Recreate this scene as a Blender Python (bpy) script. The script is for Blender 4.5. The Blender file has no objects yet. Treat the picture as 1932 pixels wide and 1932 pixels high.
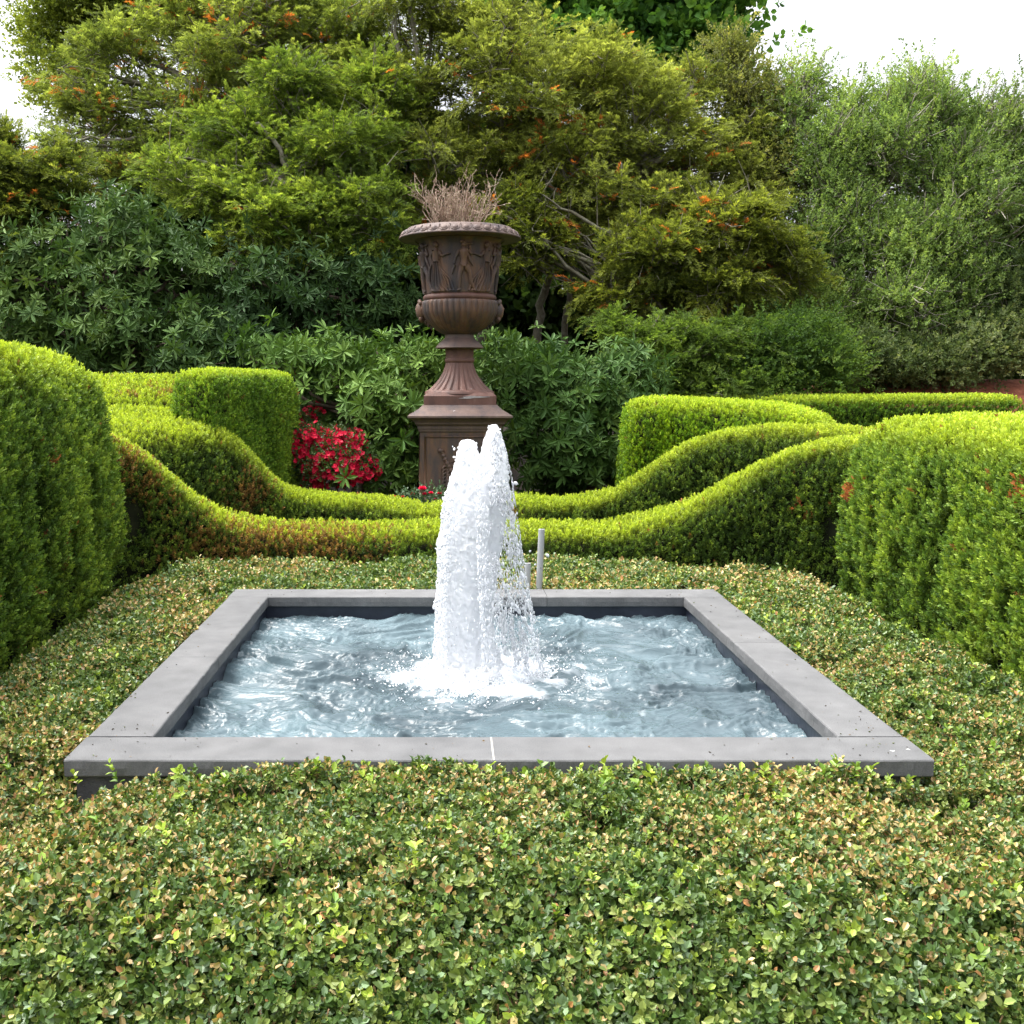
import bpy, math, random
import numpy as np
from math import radians, sin, cos, pi, tan, atan

random.seed(7)
rng = np.random.default_rng(11)
R = rng.random

# ------------------------------------------------------------------ camera, sky, sun, exposure
F = 1980.0
ALPHA = atan(246.0 / F)
CAMZ = 1.75
C = bpy.context.scene.collection
scene = bpy.context.scene
cam = bpy.data.cameras.new("camera")
cam.sensor_width = 36.0
cam.lens = 36.0 * F / 1932.0
cam.shift_x = 126.0 / 1932.0
cam.clip_end = 3000
camo = bpy.data.objects.new("camera", cam)
camo.location = (0, 0, CAMZ)
camo.rotation_euler = (pi / 2 - ALPHA, 0, 0)
C.objects.link(camo)
scene.camera = camo

SUN_EL, SUN_AZ = 66.0, 285.0      # azimuth clockwise from +Y: high, to the left
w = bpy.data.worlds.new("World")
scene.world = w
w.use_nodes = True
nt = w.node_tree
nt.nodes.clear()
sky = nt.nodes.new("ShaderNodeTexSky")
sky.sky_type = 'NISHITA'
sky.sun_disc = False
sky.sun_elevation = radians(SUN_EL)
sky.sun_rotation = radians(SUN_AZ)
sky.dust_density = 4.0
sky.air_density = 1.0
hs = nt.nodes.new("ShaderNodeHueSaturation")
hs.inputs['Saturation'].default_value = 0.16
hs.inputs['Value'].default_value = 1.0
bg = nt.nodes.new("ShaderNodeBackground")
bg.inputs['Strength'].default_value = 0.15
wo = nt.nodes.new("ShaderNodeOutputWorld")
nt.links.new(sky.outputs[0], hs.inputs['Color'])
# an overcast sky is about three times brighter overhead than at the horizon
geo = nt.nodes.new("ShaderNodeTexCoord"); sep = nt.nodes.new("ShaderNodeSeparateXYZ")
nt.links.new(geo.outputs['Generated'], sep.inputs[0])
mrw = nt.nodes.new("ShaderNodeMapRange"); mrw.inputs[1].default_value = 0.0; mrw.inputs[2].default_value = 1.0
mrw.inputs[3].default_value = 0.52; mrw.inputs[4].default_value = 1.95
nt.links.new(sep.outputs['Z'], mrw.inputs[0])
mxw = nt.nodes.new("ShaderNodeMix"); mxw.data_type = 'RGBA'; mxw.blend_type = 'MULTIPLY'; mxw.inputs[0].default_value = 1
nt.links.new(hs.outputs[0], mxw.inputs[6]); nt.links.new(mrw.outputs[0], mxw.inputs[7])
nt.links.new(mxw.outputs[2], bg.inputs['Color'])
nt.links.new(bg.outputs[0], wo.inputs['Surface'])

sun = bpy.data.lights.new("sun", 'SUN')
sun.energy = 1.05
sun.angle = radians(26)
sun.color = (1.0, 0.95, 0.86)
suno = bpy.data.objects.new("sun", sun)
el, az = radians(SUN_EL), radians(SUN_AZ)
from mathutils import Vector
sd = Vector((sin(az) * cos(el), cos(az) * cos(el), sin(el)))
suno.rotation_euler = sd.to_track_quat('Z', 'Y').to_euler()
suno.location = (0, -5, 20)
C.objects.link(suno)

vs = scene.view_settings
vs.view_transform = 'Standard'
vs.look = 'None'
vs.gamma = 1.0
vs.exposure = 1.48
cy = scene.cycles
cy.max_bounces = 7
cy.diffuse_bounces = 3
cy.glossy_bounces = 3
cy.transmission_bounces = 5
cy.transparent_max_bounces = 4
cy.caustics_reflective = False
cy.caustics_refractive = False
cy.sample_clamp_indirect = 6.0

# ------------------------------------------------------------------ helpers
def P(px, py, Y):
    """point at distance Y in front of the viewer, measured from the photograph (1932 px wide)"""
    a = atan((py - 966.0) / F) + ALPHA
    z = CAMZ - Y * tan(a)
    d = Y * cos(ALPHA) + (CAMZ - z) * sin(ALPHA)
    return np.array(((px - 840.0) * d / F, Y, z))

def norm(v):
    return v / np.maximum(np.linalg.norm(v, axis=-1, keepdims=True), 1e-9)

def _hash(ix, iy, iz, seed):
    n = (ix * 374761393 + iy * 668265263 + iz * 2147483647 + seed * 1274126177) & 0xffffffff
    n = ((n ^ (n >> 13)) * 1274126177) & 0xffffffff
    n = (n ^ (n >> 16)) & 0xffff
    return n / 65535.0 * 2 - 1

def noise(p, seed=0):
    """smooth value noise in -1..1"""
    p = np.asarray(p, dtype=np.float64)
    i = np.floor(p).astype(np.int64)
    f = p - i
    u = f * f * f * (f * (f * 6 - 15) + 10)
    out = 0
    for dx in (0, 1):
        wx = u[..., 0] if dx else 1 - u[..., 0]
        for dy in (0, 1):
            wy = u[..., 1] if dy else 1 - u[..., 1]
            for dz in (0, 1):
                wz = u[..., 2] if dz else 1 - u[..., 2]
                out = out + wx * wy * wz * _hash(i[..., 0] + dx, i[..., 1] + dy, i[..., 2] + dz, seed)
    return out

def fbm(p, seed=0, octv=3):
    p = np.asarray(p, dtype=np.float64)
    a, s, t = 1.0, 0, 0
    for k in range(octv):
        s = s + a * noise(p * 2 ** k + 17.3 * k, seed + k); t += a; a *= .5
    return s / t

def sstep(x, a, b):
    t = np.clip((x - a) / (b - a), 0, 1)
    return t * t * (3 - 2 * t)

def newmesh(name, V, Fc, mat=None, parent=None, col=None, smooth=False, attr=None):
    """V (n,3); Fc: int array (m,k) or list of such arrays"""
    me = bpy.data.meshes.new(name)
    if isinstance(Fc, np.ndarray):
        Fc = [Fc]
    Fc = [f for f in Fc if len(f)]
    me.vertices.add(len(V))
    me.vertices.foreach_set("co", np.ascontiguousarray(V, dtype=np.float32).ravel())
    nl = sum(f.size for f in Fc); nf = sum(len(f) for f in Fc)
    me.loops.add(nl); me.polygons.add(nf)
    me.loops.foreach_set("vertex_index", np.concatenate([f.ravel() for f in Fc]).astype(np.int32))
    tot = np.concatenate([np.full(len(f), f.shape[1]) for f in Fc])
    st = np.concatenate([[0], np.cumsum(tot)[:-1]])
    me.polygons.foreach_set("loop_start", st.astype(np.int32))
    if smooth:
        me.polygons.foreach_set("use_smooth", np.ones(nf, dtype=bool))
    else:
        me.polygons.foreach_set("use_smooth", np.zeros(nf, dtype=bool))
    if col is not None:
        a = me.attributes.new("Col", 'FLOAT_COLOR', 'POINT')
        c4 = np.ones((len(V), 4), dtype=np.float32); c4[:, :3] = col
        a.data.foreach_set("color", c4.ravel())
    if attr:
        for k, v in attr.items():
            a = me.attributes.new(k, 'FLOAT', 'POINT')
            a.data.foreach_set("value", np.asarray(v, dtype=np.float32))
    me.update(calc_edges=True)
    o = bpy.data.objects.new(name, me)
    if mat: me.materials.append(mat)
    C.objects.link(o)
    if parent:
        o.parent = parent
        o.matrix_parent_inverse = parent.matrix_world.inverted() if False else o.matrix_parent_inverse
        if tuple(parent.location) != (0, 0, 0):
            me.vertices.foreach_set("co", (np.asarray(V) - np.array(root_loc(parent))).astype(np.float32).ravel())
    return o

def root_loc(o):
    l = np.zeros(3)
    while o:
        l = l + np.array(o.location); o = o.parent
    return l

def thing(name, label, cat, loc=(0, 0, 0), group=None):
    o = bpy.data.objects.new(name, None)
    o.location = tuple(float(a) for a in loc)
    o.empty_display_size = .1
    C.objects.link(o)
    o['label'] = label; o['category'] = cat
    if group: o['group'] = group
    return o

def tag(o, label=None, cat=None, group=None, kind=None):
    if label: o['label'] = label
    if cat: o['category'] = cat
    if group: o['group'] = group
    if kind: o['kind'] = kind
    return o

class MB:
    """mesh collector"""
    def __init__(s): s.V = []; s.Q = []; s.T = []; s.n = 0; s.C = []
    def add(s, V, Q=None, T=None, col=None):
        V = np.asarray(V, dtype=float)
        if Q is not None and len(Q): s.Q.append(np.asarray(Q) + s.n)
        if T is not None and len(T): s.T.append(np.asarray(T) + s.n)
        if col is not None: s.C.append(np.broadcast_to(np.asarray(col, dtype=float), (len(V), 3)))
        s.V.append(V); s.n += len(V)
    def grid(s, G, closed_u=False, closed_v=False, col=None):
        """G (nu,nv,3)"""
        nu, nv = G.shape[:2]
        iu = np.arange(nu if closed_u else nu - 1); iv = np.arange(nv if closed_v else nv - 1)
        a, b = np.meshgrid(iu, iv, indexing='ij')
        a2, b2 = (a + 1) % nu, (b + 1) % nv
        Q = np.stack([a * nv + b, a2 * nv + b, a2 * nv + b2, a * nv + b2], -1).reshape(-1, 4)
        s.add(G.reshape(-1, 3), Q, col=col)
    def tube(s, pts, rad, n=6, cap=True, col=None):
        pts = np.asarray(pts, dtype=float); rad = np.broadcast_to(np.asarray(rad, dtype=float), (len(pts),))
        t = np.gradient(pts, axis=0); t = norm(t)
        ref = np.array((0.31, 0.95, 0.05)) if abs(t[:, 2]).mean() > .5 else np.array((0.1, 0.05, 1.0))
        a = norm(np.cross(t, ref)); b = np.cross(t, a)
        th = np.arange(n) * 2 * pi / n
        G = pts[:, None] + rad[:, None, None] * (a[:, None] * np.cos(th)[None, :, None] + b[:, None] * np.sin(th)[None, :, None])
        nu = len(pts)
        i, j = np.meshgrid(np.arange(nu - 1), np.arange(n), indexing='ij')
        j2 = (j + 1) % n
        Q = np.stack([i * n + j, (i + 1) * n + j, (i + 1) * n + j2, i * n + j2], -1).reshape(-1, 4)[:, ::-1]
        V = G.reshape(-1, 3)
        T = None
        if cap:
            V = np.concatenate([V, pts[:1], pts[-1:]])
            k = nu * n
            jj = np.arange(n); jn = (jj + 1) % n
            T = np.concatenate([np.stack([jj, jn, np.full(n, k)], -1),
                                np.stack([(nu - 1) * n + jn, (nu - 1) * n + jj, np.full(n, k + 1)], -1)])
        s.add(V, Q, T, col=col)
    def box(s, lo, hi, bev=0.0, col=None):
        import bmesh
        bm = bmesh.new()
        bmesh.ops.create_cube(bm, size=1)
        lo = np.array(lo, float); hi = np.array(hi, float)
        for v in bm.verts:
            c = np.array(v.co) + .5
            v.co = Vector(lo + c * (hi - lo))
        if bev > 0:
            bmesh.ops.bevel(bm, geom=list(bm.edges), offset=bev, segments=2, affect='EDGES', profile=.6)
        s.bm(bm, col)
    def bm(s, bm, col=None):
        bm.verts.ensure_lookup_table()
        for i, v in enumerate(bm.verts): v.index = i
        V = np.array([v.co[:] for v in bm.verts])
        Q = []; T = []
        for f in bm.faces:
            ids = [v.index for v in f.verts]
            if len(ids) == 4: Q.append(ids)
            elif len(ids) == 3: T.append(ids)
            else:
                for k in range(1, len(ids) - 1): T.append((ids[0], ids[k], ids[k + 1]))
        s.add(V, Q or None, T or None, col)
        bm.free()
    def build(s, name, mat, parent=None, smooth=False):
        V = np.concatenate(s.V)
        fs = []
        if s.Q: fs.append(np.concatenate(s.Q))
        if s.T: fs.append(np.concatenate(s.T))
        col = np.concatenate(s.C) if s.C else None
        return newmesh(name, V, fs, mat, parent, col, smooth)

# ------------------------------------------------------------------ materials
def M_new(name):
    m = bpy.data.materials.new(name); m.use_nodes = True
    m.node_tree.nodes.clear()
    return m, m.node_tree

def leaf_mat(name, rough=.5, trans=.25, spec=.35, tcol=(1.15, 1.15, .6)):
    m, t = M_new(name)
    N, L = t.nodes, t.links
    at = N.new("ShaderNodeAttribute"); at.attribute_name = "Col"
    pr = N.new("ShaderNodeBsdfPrincipled")
    pr.inputs['Roughness'].default_value = rough
    pr.inputs['Specular IOR Level'].default_value = spec
    L.new(at.outputs['Color'], pr.inputs['Base Color'])
    out = N.new("ShaderNodeOutputMaterial")
    if trans > 0:
        mx = N.new("ShaderNodeMix"); mx.data_type = 'RGBA'; mx.blend_type = 'MULTIPLY'
        mx.inputs[0].default_value = 1
        L.new(at.outputs['Color'], mx.inputs[6]); mx.inputs[7].default_value = (*tcol, 1)
        tr = N.new("ShaderNodeBsdfTranslucent"); L.new(mx.outputs[2], tr.inputs['Color'])
        ms = N.new("ShaderNodeMixShader"); ms.inputs[0].default_value = trans
        L.new(pr.outputs[0], ms.inputs[1]); L.new(tr.outputs[0], ms.inputs[2])
        L.new(ms.outputs[0], out.inputs['Surface'])
    else:
        L.new(pr.outputs[0], out.inputs['Surface'])
    return m

def noise_mat(name, stops, scale=6, detail=6, rough=.8, bump=.3, bscale=60, metal=0, dist=0.0, spec=.4, stretch=None, bdist=.01):
    m, t = M_new(name)
    N, L = t.nodes, t.links
    tc = N.new("ShaderNodeTexCoord")
    src = tc.outputs['Object']
    if stretch:
        mp = N.new("ShaderNodeMapping"); mp.inputs['Scale'].default_value = stretch
        L.new(src, mp.inputs[0]); src = mp.outputs[0]
    nz = N.new("ShaderNodeTexNoise"); nz.inputs['Scale'].default_value = scale
    nz.inputs['Detail'].default_value = detail; nz.inputs['Roughness'].default_value = .62
    nz.inputs['Distortion'].default_value = dist
    L.new(src, nz.inputs['Vector'])
    cr = N.new("ShaderNodeValToRGB")
    els = cr.color_ramp.elements
    els[0].position = stops[0][0]; els[0].color = (*stops[0][1], 1)
    els[1].position = stops[-1][0]; els[1].color = (*stops[-1][1], 1)
    for p_, c_ in stops[1:-1]:
        e = els.new(p_); e.color = (*c_, 1)
    L.new(nz.outputs['Fac'], cr.inputs[0])
    pr = N.new("ShaderNodeBsdfPrincipled")
    pr.inputs['Roughness'].default_value = rough
    pr.inputs['Metallic'].default_value = metal
    pr.inputs['Specular IOR Level'].default_value = spec
    L.new(cr.outputs[0], pr.inputs['Base Color'])
    if bump:
        n2 = N.new("ShaderNodeTexNoise"); n2.inputs['Scale'].default_value = bscale; n2.inputs['Detail'].default_value = 5
        L.new(tc.outputs['Object'], n2.inputs['Vector'])
        bp = N.new("ShaderNodeBump"); bp.inputs['Strength'].default_value = bump; bp.inputs['Distance'].default_value = bdist
        L.new(n2.outputs['Fac'], bp.inputs['Height']); L.new(bp.outputs[0], pr.inputs['Normal'])
    out = N.new("ShaderNodeOutputMaterial"); L.new(pr.outputs[0], out.inputs['Surface'])
    return m

M_yew = leaf_mat("yew_leaf", .5, .3, .3)
M_box = leaf_mat("boxwood_leaf", .4, .22, .45)
M_rhodo = leaf_mat("rhododendron_leaf", .6, .15, .16, (1.2, 1.2, .5))
M_tree = leaf_mat("tree_leaf", .6, .46, .18)
M_petal = leaf_mat("petal", .5, .25, .2, (1.1, 1, 1))
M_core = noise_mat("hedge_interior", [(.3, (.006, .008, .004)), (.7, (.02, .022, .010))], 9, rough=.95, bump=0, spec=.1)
M_bark = noise_mat("bark", [(.3, (.10, .085, .06)), (.55, (.19, .175, .13)), (.75, (.28, .29, .22))], 14, rough=.9, bump=.5, bscale=40)
M_barkd = noise_mat("dark_bark", [(.3, (.05, .035, .025)), (.7, (.13, .10, .07))], 14, rough=.9, bump=.5, bscale=40)
M_twig = noise_mat("dry_twig", [(.3, (.17, .10, .075)), (.5, (.31, .22, .16)), (.7, (.44, .38, .28))], 20, rough=.85, bump=.2)
M_twiggy = noise_mat("grey_bark", [(.3, (.17, .15, .11)), (.55, (.30, .28, .22)), (.75, (.42, .42, .35))], 14, rough=.9, bump=.3, bscale=40)
M_soil = noise_mat("soil", [(.3, (.010, .008, .006)), (.55, (.022, .016, .011)), (.75, (.045, .032, .022))], 3, 10, .95, .6, 30, bdist=.03)
M_mulch = noise_mat("red_mulch", [(.3, (.16, .045, .022)), (.55, (.30, .095, .05)), (.75, (.42, .17, .10))], 12, 10, .95, .8, 45, bdist=.03)

# ------------------------------------------------------------------ foliage prototypes (leaf geometry)
def kite(base, d, side, L, W, bend=0.0):
    """blade as one quad"""
    base = np.asarray(base, float); d = norm(np.asarray(d, float)); side = norm(np.asarray(side, float))
    n = np.cross(d, side)
    return np.array([base, base + d * L * .5 + side * W * .5, base + d * L + n * bend * L, base + d * L * .5 - side * W * .5])

def leaf6(base, d, nrm, L, W, cup=.15, droop=0.0):
    """oval leaf folded along its midrib: 6 verts, 2 quads"""
    d = norm(np.asarray(d, float)); nrm = norm(np.asarray(nrm, float) - d * np.dot(nrm, d)); s = np.cross(d, nrm)
    b = np.asarray(base, float)
    up = nrm * W * cup
    dr = -nrm * L * droop
    V = np.array([b, b + d * L * .28 + s * W * .42 + up, b + d * L * .70 + s * W * .46 + up + dr * .5, b + d * L + dr,
                  b + d * L * .70 - s * W * .46 + up + dr * .5, b + d * L * .28 - s * W * .42 + up])
    return V

def rv(r):
    return norm(r.normal(size=3))

def proto_yew(r, nn=12, L=.022, W=.005, stem=.045, flat=False):
    V = []; c = []
    for k in range(nn):
        t = (k + .5) / nn
        th = k * 2.4 + r.random() * .8
        a = radians(58 - 34 * t + r.normal() * 8)
        if flat: th = (k % 2) * pi + r.normal() * .35
        d = np.array((sin(a) * cos(th), sin(a) * sin(th), cos(a)))
        s = np.cross(d, rv(r))
        l = L * (1.05 - .35 * t) * r.uniform(.85, 1.15)
        V.append(kite((0, 0, stem * t), d, s, l, W * r.uniform(.85, 1.2), .1))
        c.append(np.full(4, .55 + .85 * t))
    V = np.concatenate(V)
    return V, np.arange(len(V)).reshape(-1, 4), np.concatenate(c)

def proto_spray(r, nn=15, stem=.17, L=.06, W=.013):
    """flat yew branchlet: side shoots in one plane, tips nodding"""
    V = []; c = []
    for k in range(nn):
        t = (k + 1) / nn
        sg = 1 if k % 2 else -1
        a = radians(52 - 30 * t + r.normal() * 9) * sg
        d = np.array((sin(a), r.normal() * .22 - .12, cos(a)))
        s = np.cross(d, np.array((r.normal() * .6, 1, r.normal() * .6)))
        b = np.array((0, -.06 * t * t * stem / .17, stem * t * .8))
        V.append(kite(b, d, s, L * (1.1 - .45 * t) * r.uniform(.8, 1.2), W * r.uniform(.8, 1.3), -.15))
        c.append(np.full(4, .6 + .8 * t))
    V = np.concatenate(V)
    return V, np.arange(len(V)).reshape(-1, 4), np.concatenate(c)

def leaves6(lst):
    V = np.concatenate(lst); n = len(lst)
    b = np.arange(n)[:, None] * 6
    Q = np.concatenate([b + np.array([[0, 1, 2, 3]]), b + np.array([[0, 3, 4, 5]])])
    return V, Q

def proto_box(r, n=7, L=.019, W=.0125, stem=.035):
    lst = []; c = []
    for k in range(n):
        t = (k + .5) / n
        th = k * pi / 2 * 1.05 + (k // 2) * .7 + r.normal() * .3
        a = radians(78 - 45 * t + r.normal() * 14)
        d = np.array((sin(a) * cos(th), sin(a) * sin(th), cos(a)))
        nr = norm(np.array((-cos(a) * cos(th), -cos(a) * sin(th), sin(a))) + r.normal(size=3) * .3)
        s_ = r.uniform(.75, 1.25)
        lst.append(leaf6((0, 0, stem * t), d, nr, L * s_, W * s_, .18, .06)); c.append(np.full(6, r.uniform(.75, 1.25)))
    V, Q = leaves6(lst)
    return V, Q, np.concatenate(c)

def proto_whorl(r, n=9, L=.125, W=.034):
    lst = []; c = []
    for k in range(n):
        th = k * 2 * pi / n + r.normal() * .18
        a = radians(r.uniform(62, 100)) if k % 3 else radians(r.uniform(35, 62))
        d = np.array((sin(a) * cos(th), sin(a) * sin(th), cos(a)))
        nr = np.array((-cos(a) * cos(th), -cos(a) * sin(th), sin(a)))
        s_ = r.uniform(.75, 1.15)
        lst.append(leaf6(d * .01, d, nr, L * s_, W * s_, .14, .16)); c.append(np.full(6, r.uniform(.8, 1.2)))
    V, Q = leaves6(lst)
    return V, Q, np.concatenate(c)

def proto_leafy(r, n=11, L=.045, W=.026, stem=.16, spread=.03):
    lst = []; c = []
    for k in range(n):
        t = (k + .5) / n
        th = k * 2.4 + r.normal() * .4
        a = radians(70 - 40 * t + r.normal() * 16)
        d = np.array((sin(a) * cos(th), sin(a) * sin(th), cos(a)))
        s_ = r.uniform(.7, 1.2)
        b = np.array((0, 0, stem * t)) + r.normal(size=3) * spread * .4
        lst.append(leaf6(b, d, rv(r), L * s_, W * s_, .12, .08)); c.append(np.full(6, r.uniform(.8, 1.2)))
    V, Q = leaves6(lst)
    return V, Q, np.concatenate(c)

pr_ = np.random.default_rng(5)
PR_YEW = [proto_yew(pr_, 14, .016, .0062, .042) for _ in range(6)]
PR_YEWF = [proto_yew(pr_, 10, .026, .0095, .048) for _ in range(5)]
PR_SPRAY = [proto_spray(pr_) for _ in range(8)]
PR_BOX = [proto_box(pr_, pr_.integers(6, 9)) for _ in range(8)]
PR_BOXF = [proto_box(pr_, 5, .027, .018, .04) for _ in range(5)]
PR_WH = [proto_whorl(pr_, pr_.integers(7, 11)) for _ in range(7)]
PR_LEAFY = [proto_leafy(pr_) for _ in range(7)]
PR_MAPLE = [proto_leafy(pr_, 8, .13, .11, .2, .1) for _ in range(6)]
PR_SMALL = [proto_leafy(pr_, 12, .034, .019, .13, .02) for _ in range(7)]

def scatter(protos, pos, zd, scale, col, rgen=rng, leafvar=True, yref=None):
    """returns verts, quads, colours of all placements"""
    n = len(pos)
    if n == 0: return np.zeros((0, 3)), np.zeros((0, 4), int), np.zeros((0, 3))
    which = rgen.integers(0, len(protos), n)
    Vs, Qs, Cs, off = [], [], [], 0
    for k, (pv, pq, pc) in enumerate(protos):
        m = which == k
        if not m.any(): continue
        p = pos[m]; z = norm(zd[m]); s = scale[m][:, None, None]; c = col[m]
        if yref is not None:      # keep the spray's flat side up
            y = norm(yref[m] - z * (yref[m] * z).sum(-1, keepdims=True))
            x = np.cross(y, z)
        else:
            r_ = rgen.normal(size=p.shape)
            x = norm(np.cross(z, r_)); y = np.cross(z, x)
        V = p[:, None] + s * (pv[None, :, 0:1] * x[:, None] + pv[None, :, 1:2] * y[:, None] + pv[None, :, 2:3] * z[:, None])
        nv = len(pv)
        Q = (np.arange(len(p)) * nv)[:, None, None] + pq[None] + off
        Vs.append(V.reshape(-1, 3)); Qs.append(Q.reshape(-1, 4))
        cc = c[:, None, :] * (pc[None, :, None] if leafvar else 1)
        Cs.append(np.broadcast_to(cc, (len(p), nv, c.shape[1])).reshape(-1, c.shape[1]))
        off += len(p) * nv
    return np.concatenate(Vs), np.concatenate(Qs), np.concatenate(Cs)

def mixc(a, b, t):
    return np.asarray(a) * (1 - t)[:, None] + np.asarray(b) * t[:, None]

# ------------------------------------------------------------------ ground
def mound(x, y):
    return 1.75 * sstep(y, 12.2, 15.5) * sstep(x, 3.0, 6.5) + 0.9 * sstep(y, 13, 18) * (1 - sstep(x, 3, 6.5))

gx = np.concatenate([[-900, -300, -100, -50], np.linspace(-25, 25, 70), [50, 100, 300, 900]])
gy = np.concatenate([[-300, -60, -15], np.linspace(-4, 30, 60), [50, 100, 300, 1500]])
GX, GY = np.meshgrid(gx, gy, indexing='ij')
GZ = mound(GX, GY)
g = MB(); g.grid(np.stack([GX, GY, GZ], -1))
o = g.build("ground", M_soil, smooth=True); o['kind'] = 'structure'
# red mulch bank beyond the long hedge, laid 4 cm over the soil
mx_, my_ = np.meshgrid(np.linspace(4.6, 14, 50), np.linspace(12.0, 19, 40), indexing='ij')
g = MB(); g.grid(np.stack([mx_, my_, mound(mx_, my_) + .03 + .012 * noise(np.stack([mx_ * 3, my_ * 3, mx_ * 0], -1))], -1))
o = g.build("mulch_bed", M_mulch, smooth=True); o['kind'] = 'structure'

# ------------------------------------------------------------------ the basin
BX0, BX1, BY0, BY1, ZC = -1.321, 1.694, 3.50, 6.52, .45
CW, CT = .243, .062
def stone_mat():
    m, t = M_new("bluestone"); N, L = t.nodes, t.links
    tc = N.new("ShaderNodeTexCoord"); oi = N.new("ShaderNodeObjectInfo")
    n1 = N.new("ShaderNodeTexNoise"); n1.inputs['Scale'].default_value = 1.6; n1.inputs['Detail'].default_value = 8
    n1.inputs['Roughness'].default_value = .6; n1.inputs['Distortion'].default_value = .6
    n2 = N.new("ShaderNodeTexNoise"); n2.inputs['Scale'].default_value = 260; n2.inputs['Detail'].default_value = 3
    n3 = N.new("ShaderNodeTexNoise"); n3.inputs['Scale'].default_value = 9; n3.inputs['Detail'].default_value = 8
    for n in (n1, n2, n3): L.new(tc.outputs['Object'], n.inputs['Vector'])
    cr = N.new("ShaderNodeValToRGB"); e = cr.color_ramp.elements
    e[0].position = .32; e[0].color = (.098, .099, .102, 1); e[1].position = .68; e[1].color = (.140, .140, .142, 1)
    L.new(n1.outputs['Fac'], cr.inputs[0])
    def mul(a, node, lo, hi):
        mr = N.new("ShaderNodeMapRange"); mr.inputs[1].default_value = .3; mr.inputs[2].default_value = .7
        mr.inputs[3].default_value = lo; mr.inputs[4].default_value = hi
        L.new(node, mr.inputs[0])
        mx = N.new("ShaderNodeMix"); mx.data_type = 'RGBA'; mx.blend_type = 'MULTIPLY'; mx.inputs[0].default_value = 1
        L.new(a, mx.inputs[6]); L.new(mr.outputs[0], mx.inputs[7]); return mx.outputs[2]
    c = mul(cr.outputs[0], n2.outputs['Fac'], .78, 1.22)
    c = mul(c, n3.outputs['Fac'], .86, 1.12)
    mr = N.new("ShaderNodeMapRange"); mr.inputs[3].default_value = .9; mr.inputs[4].default_value = 1.1
    L.new(oi.outputs['Random'], mr.inputs[0])
    mx = N.new("ShaderNodeMix"); mx.data_type = 'RGBA'; mx.blend_type = 'MULTIPLY'; mx.inputs[0].default_value = 1
    L.new(c, mx.inputs[6]); L.new(mr.outputs[0], mx.inputs[7])
    pr = N.new("ShaderNodeBsdfPrincipled"); pr.inputs['Roughness'].default_value = .75; pr.inputs['Specular IOR Level'].default_value = .35
    L.new(mx.outputs[2], pr.inputs['Base Color'])
    ad = N.new("ShaderNodeMath"); ad.operation = 'MULTIPLY_ADD'; ad.inputs[1].default_value = .35
    L.new(n2.outputs['Fac'], ad.inputs[0]); L.new(n3.outputs['Fac'], ad.inputs[2])
    bp = N.new("ShaderNodeBump"); bp.inputs['Strength'].default_value = .5; bp.inputs['Distance'].default_value = .004
    L.new(ad.outputs[0], bp.inputs['Height']); L.new(bp.outputs[0], pr.inputs['Normal'])
    out = N.new("ShaderNodeOutputMaterial"); L.new(pr.outputs[0], out.inputs['Surface'])
    return m
M_stone = stone_mat()
M_wall = noise_mat("dark_masonry", [(.3, (.045, .045, .05)), (.7, (.10, .10, .105))], 12, 8, .85, .6, 70)
M_liner = noise_mat("pool_liner", [(.3, (.012, .016, .028)), (.7, (.03, .036, .055))], 5, 6, .35, .2, 40)
M_mortar = noise_mat("mortar", [(.3, (.24, .235, .22)), (.7, (.34, .33, .31))], 40, 4, .9, .3, 90)

basin = thing("fountain_basin", "square pool basin with a wide grey bluestone coping, sunk in the clipped boxwood", "fountain basin", ((BX0 + BX1) / 2, (BY0 + BY1) / 2, 0))
def prism(poly, z0, z1, bev=.005, wob=.0):
    import bmesh
    bm = bmesh.new()
    b = [bm.verts.new((x, y, z0)) for x, y in poly]; t = [bm.verts.new((x, y, z1)) for x, y in poly]
    n = len(poly)
    bm.faces.new(b[::-1]); tf = bm.faces.new(t)
    for i in range(n): bm.faces.new((b[i], b[(i + 1) % n], t[(i + 1) % n], t[i]))
    bmesh.ops.bevel(bm, geom=list(bm.edges), offset=bev, segments=2, affect='EDGES', profile=.6)
    m = MB(); m.bm(bm); return m
jx = (932 - 840) / F * 3.63    # the joint in the front row
g_ = .0015
x0, x1, y0, y1 = BX0, BX1, BY0, BY1
ix0, ix1, iy0, iy1 = x0 + CW, x1 - CW, y0 + CW, y1 - CW
jl, jr, jb = 4.87, 5.15, .62
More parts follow.
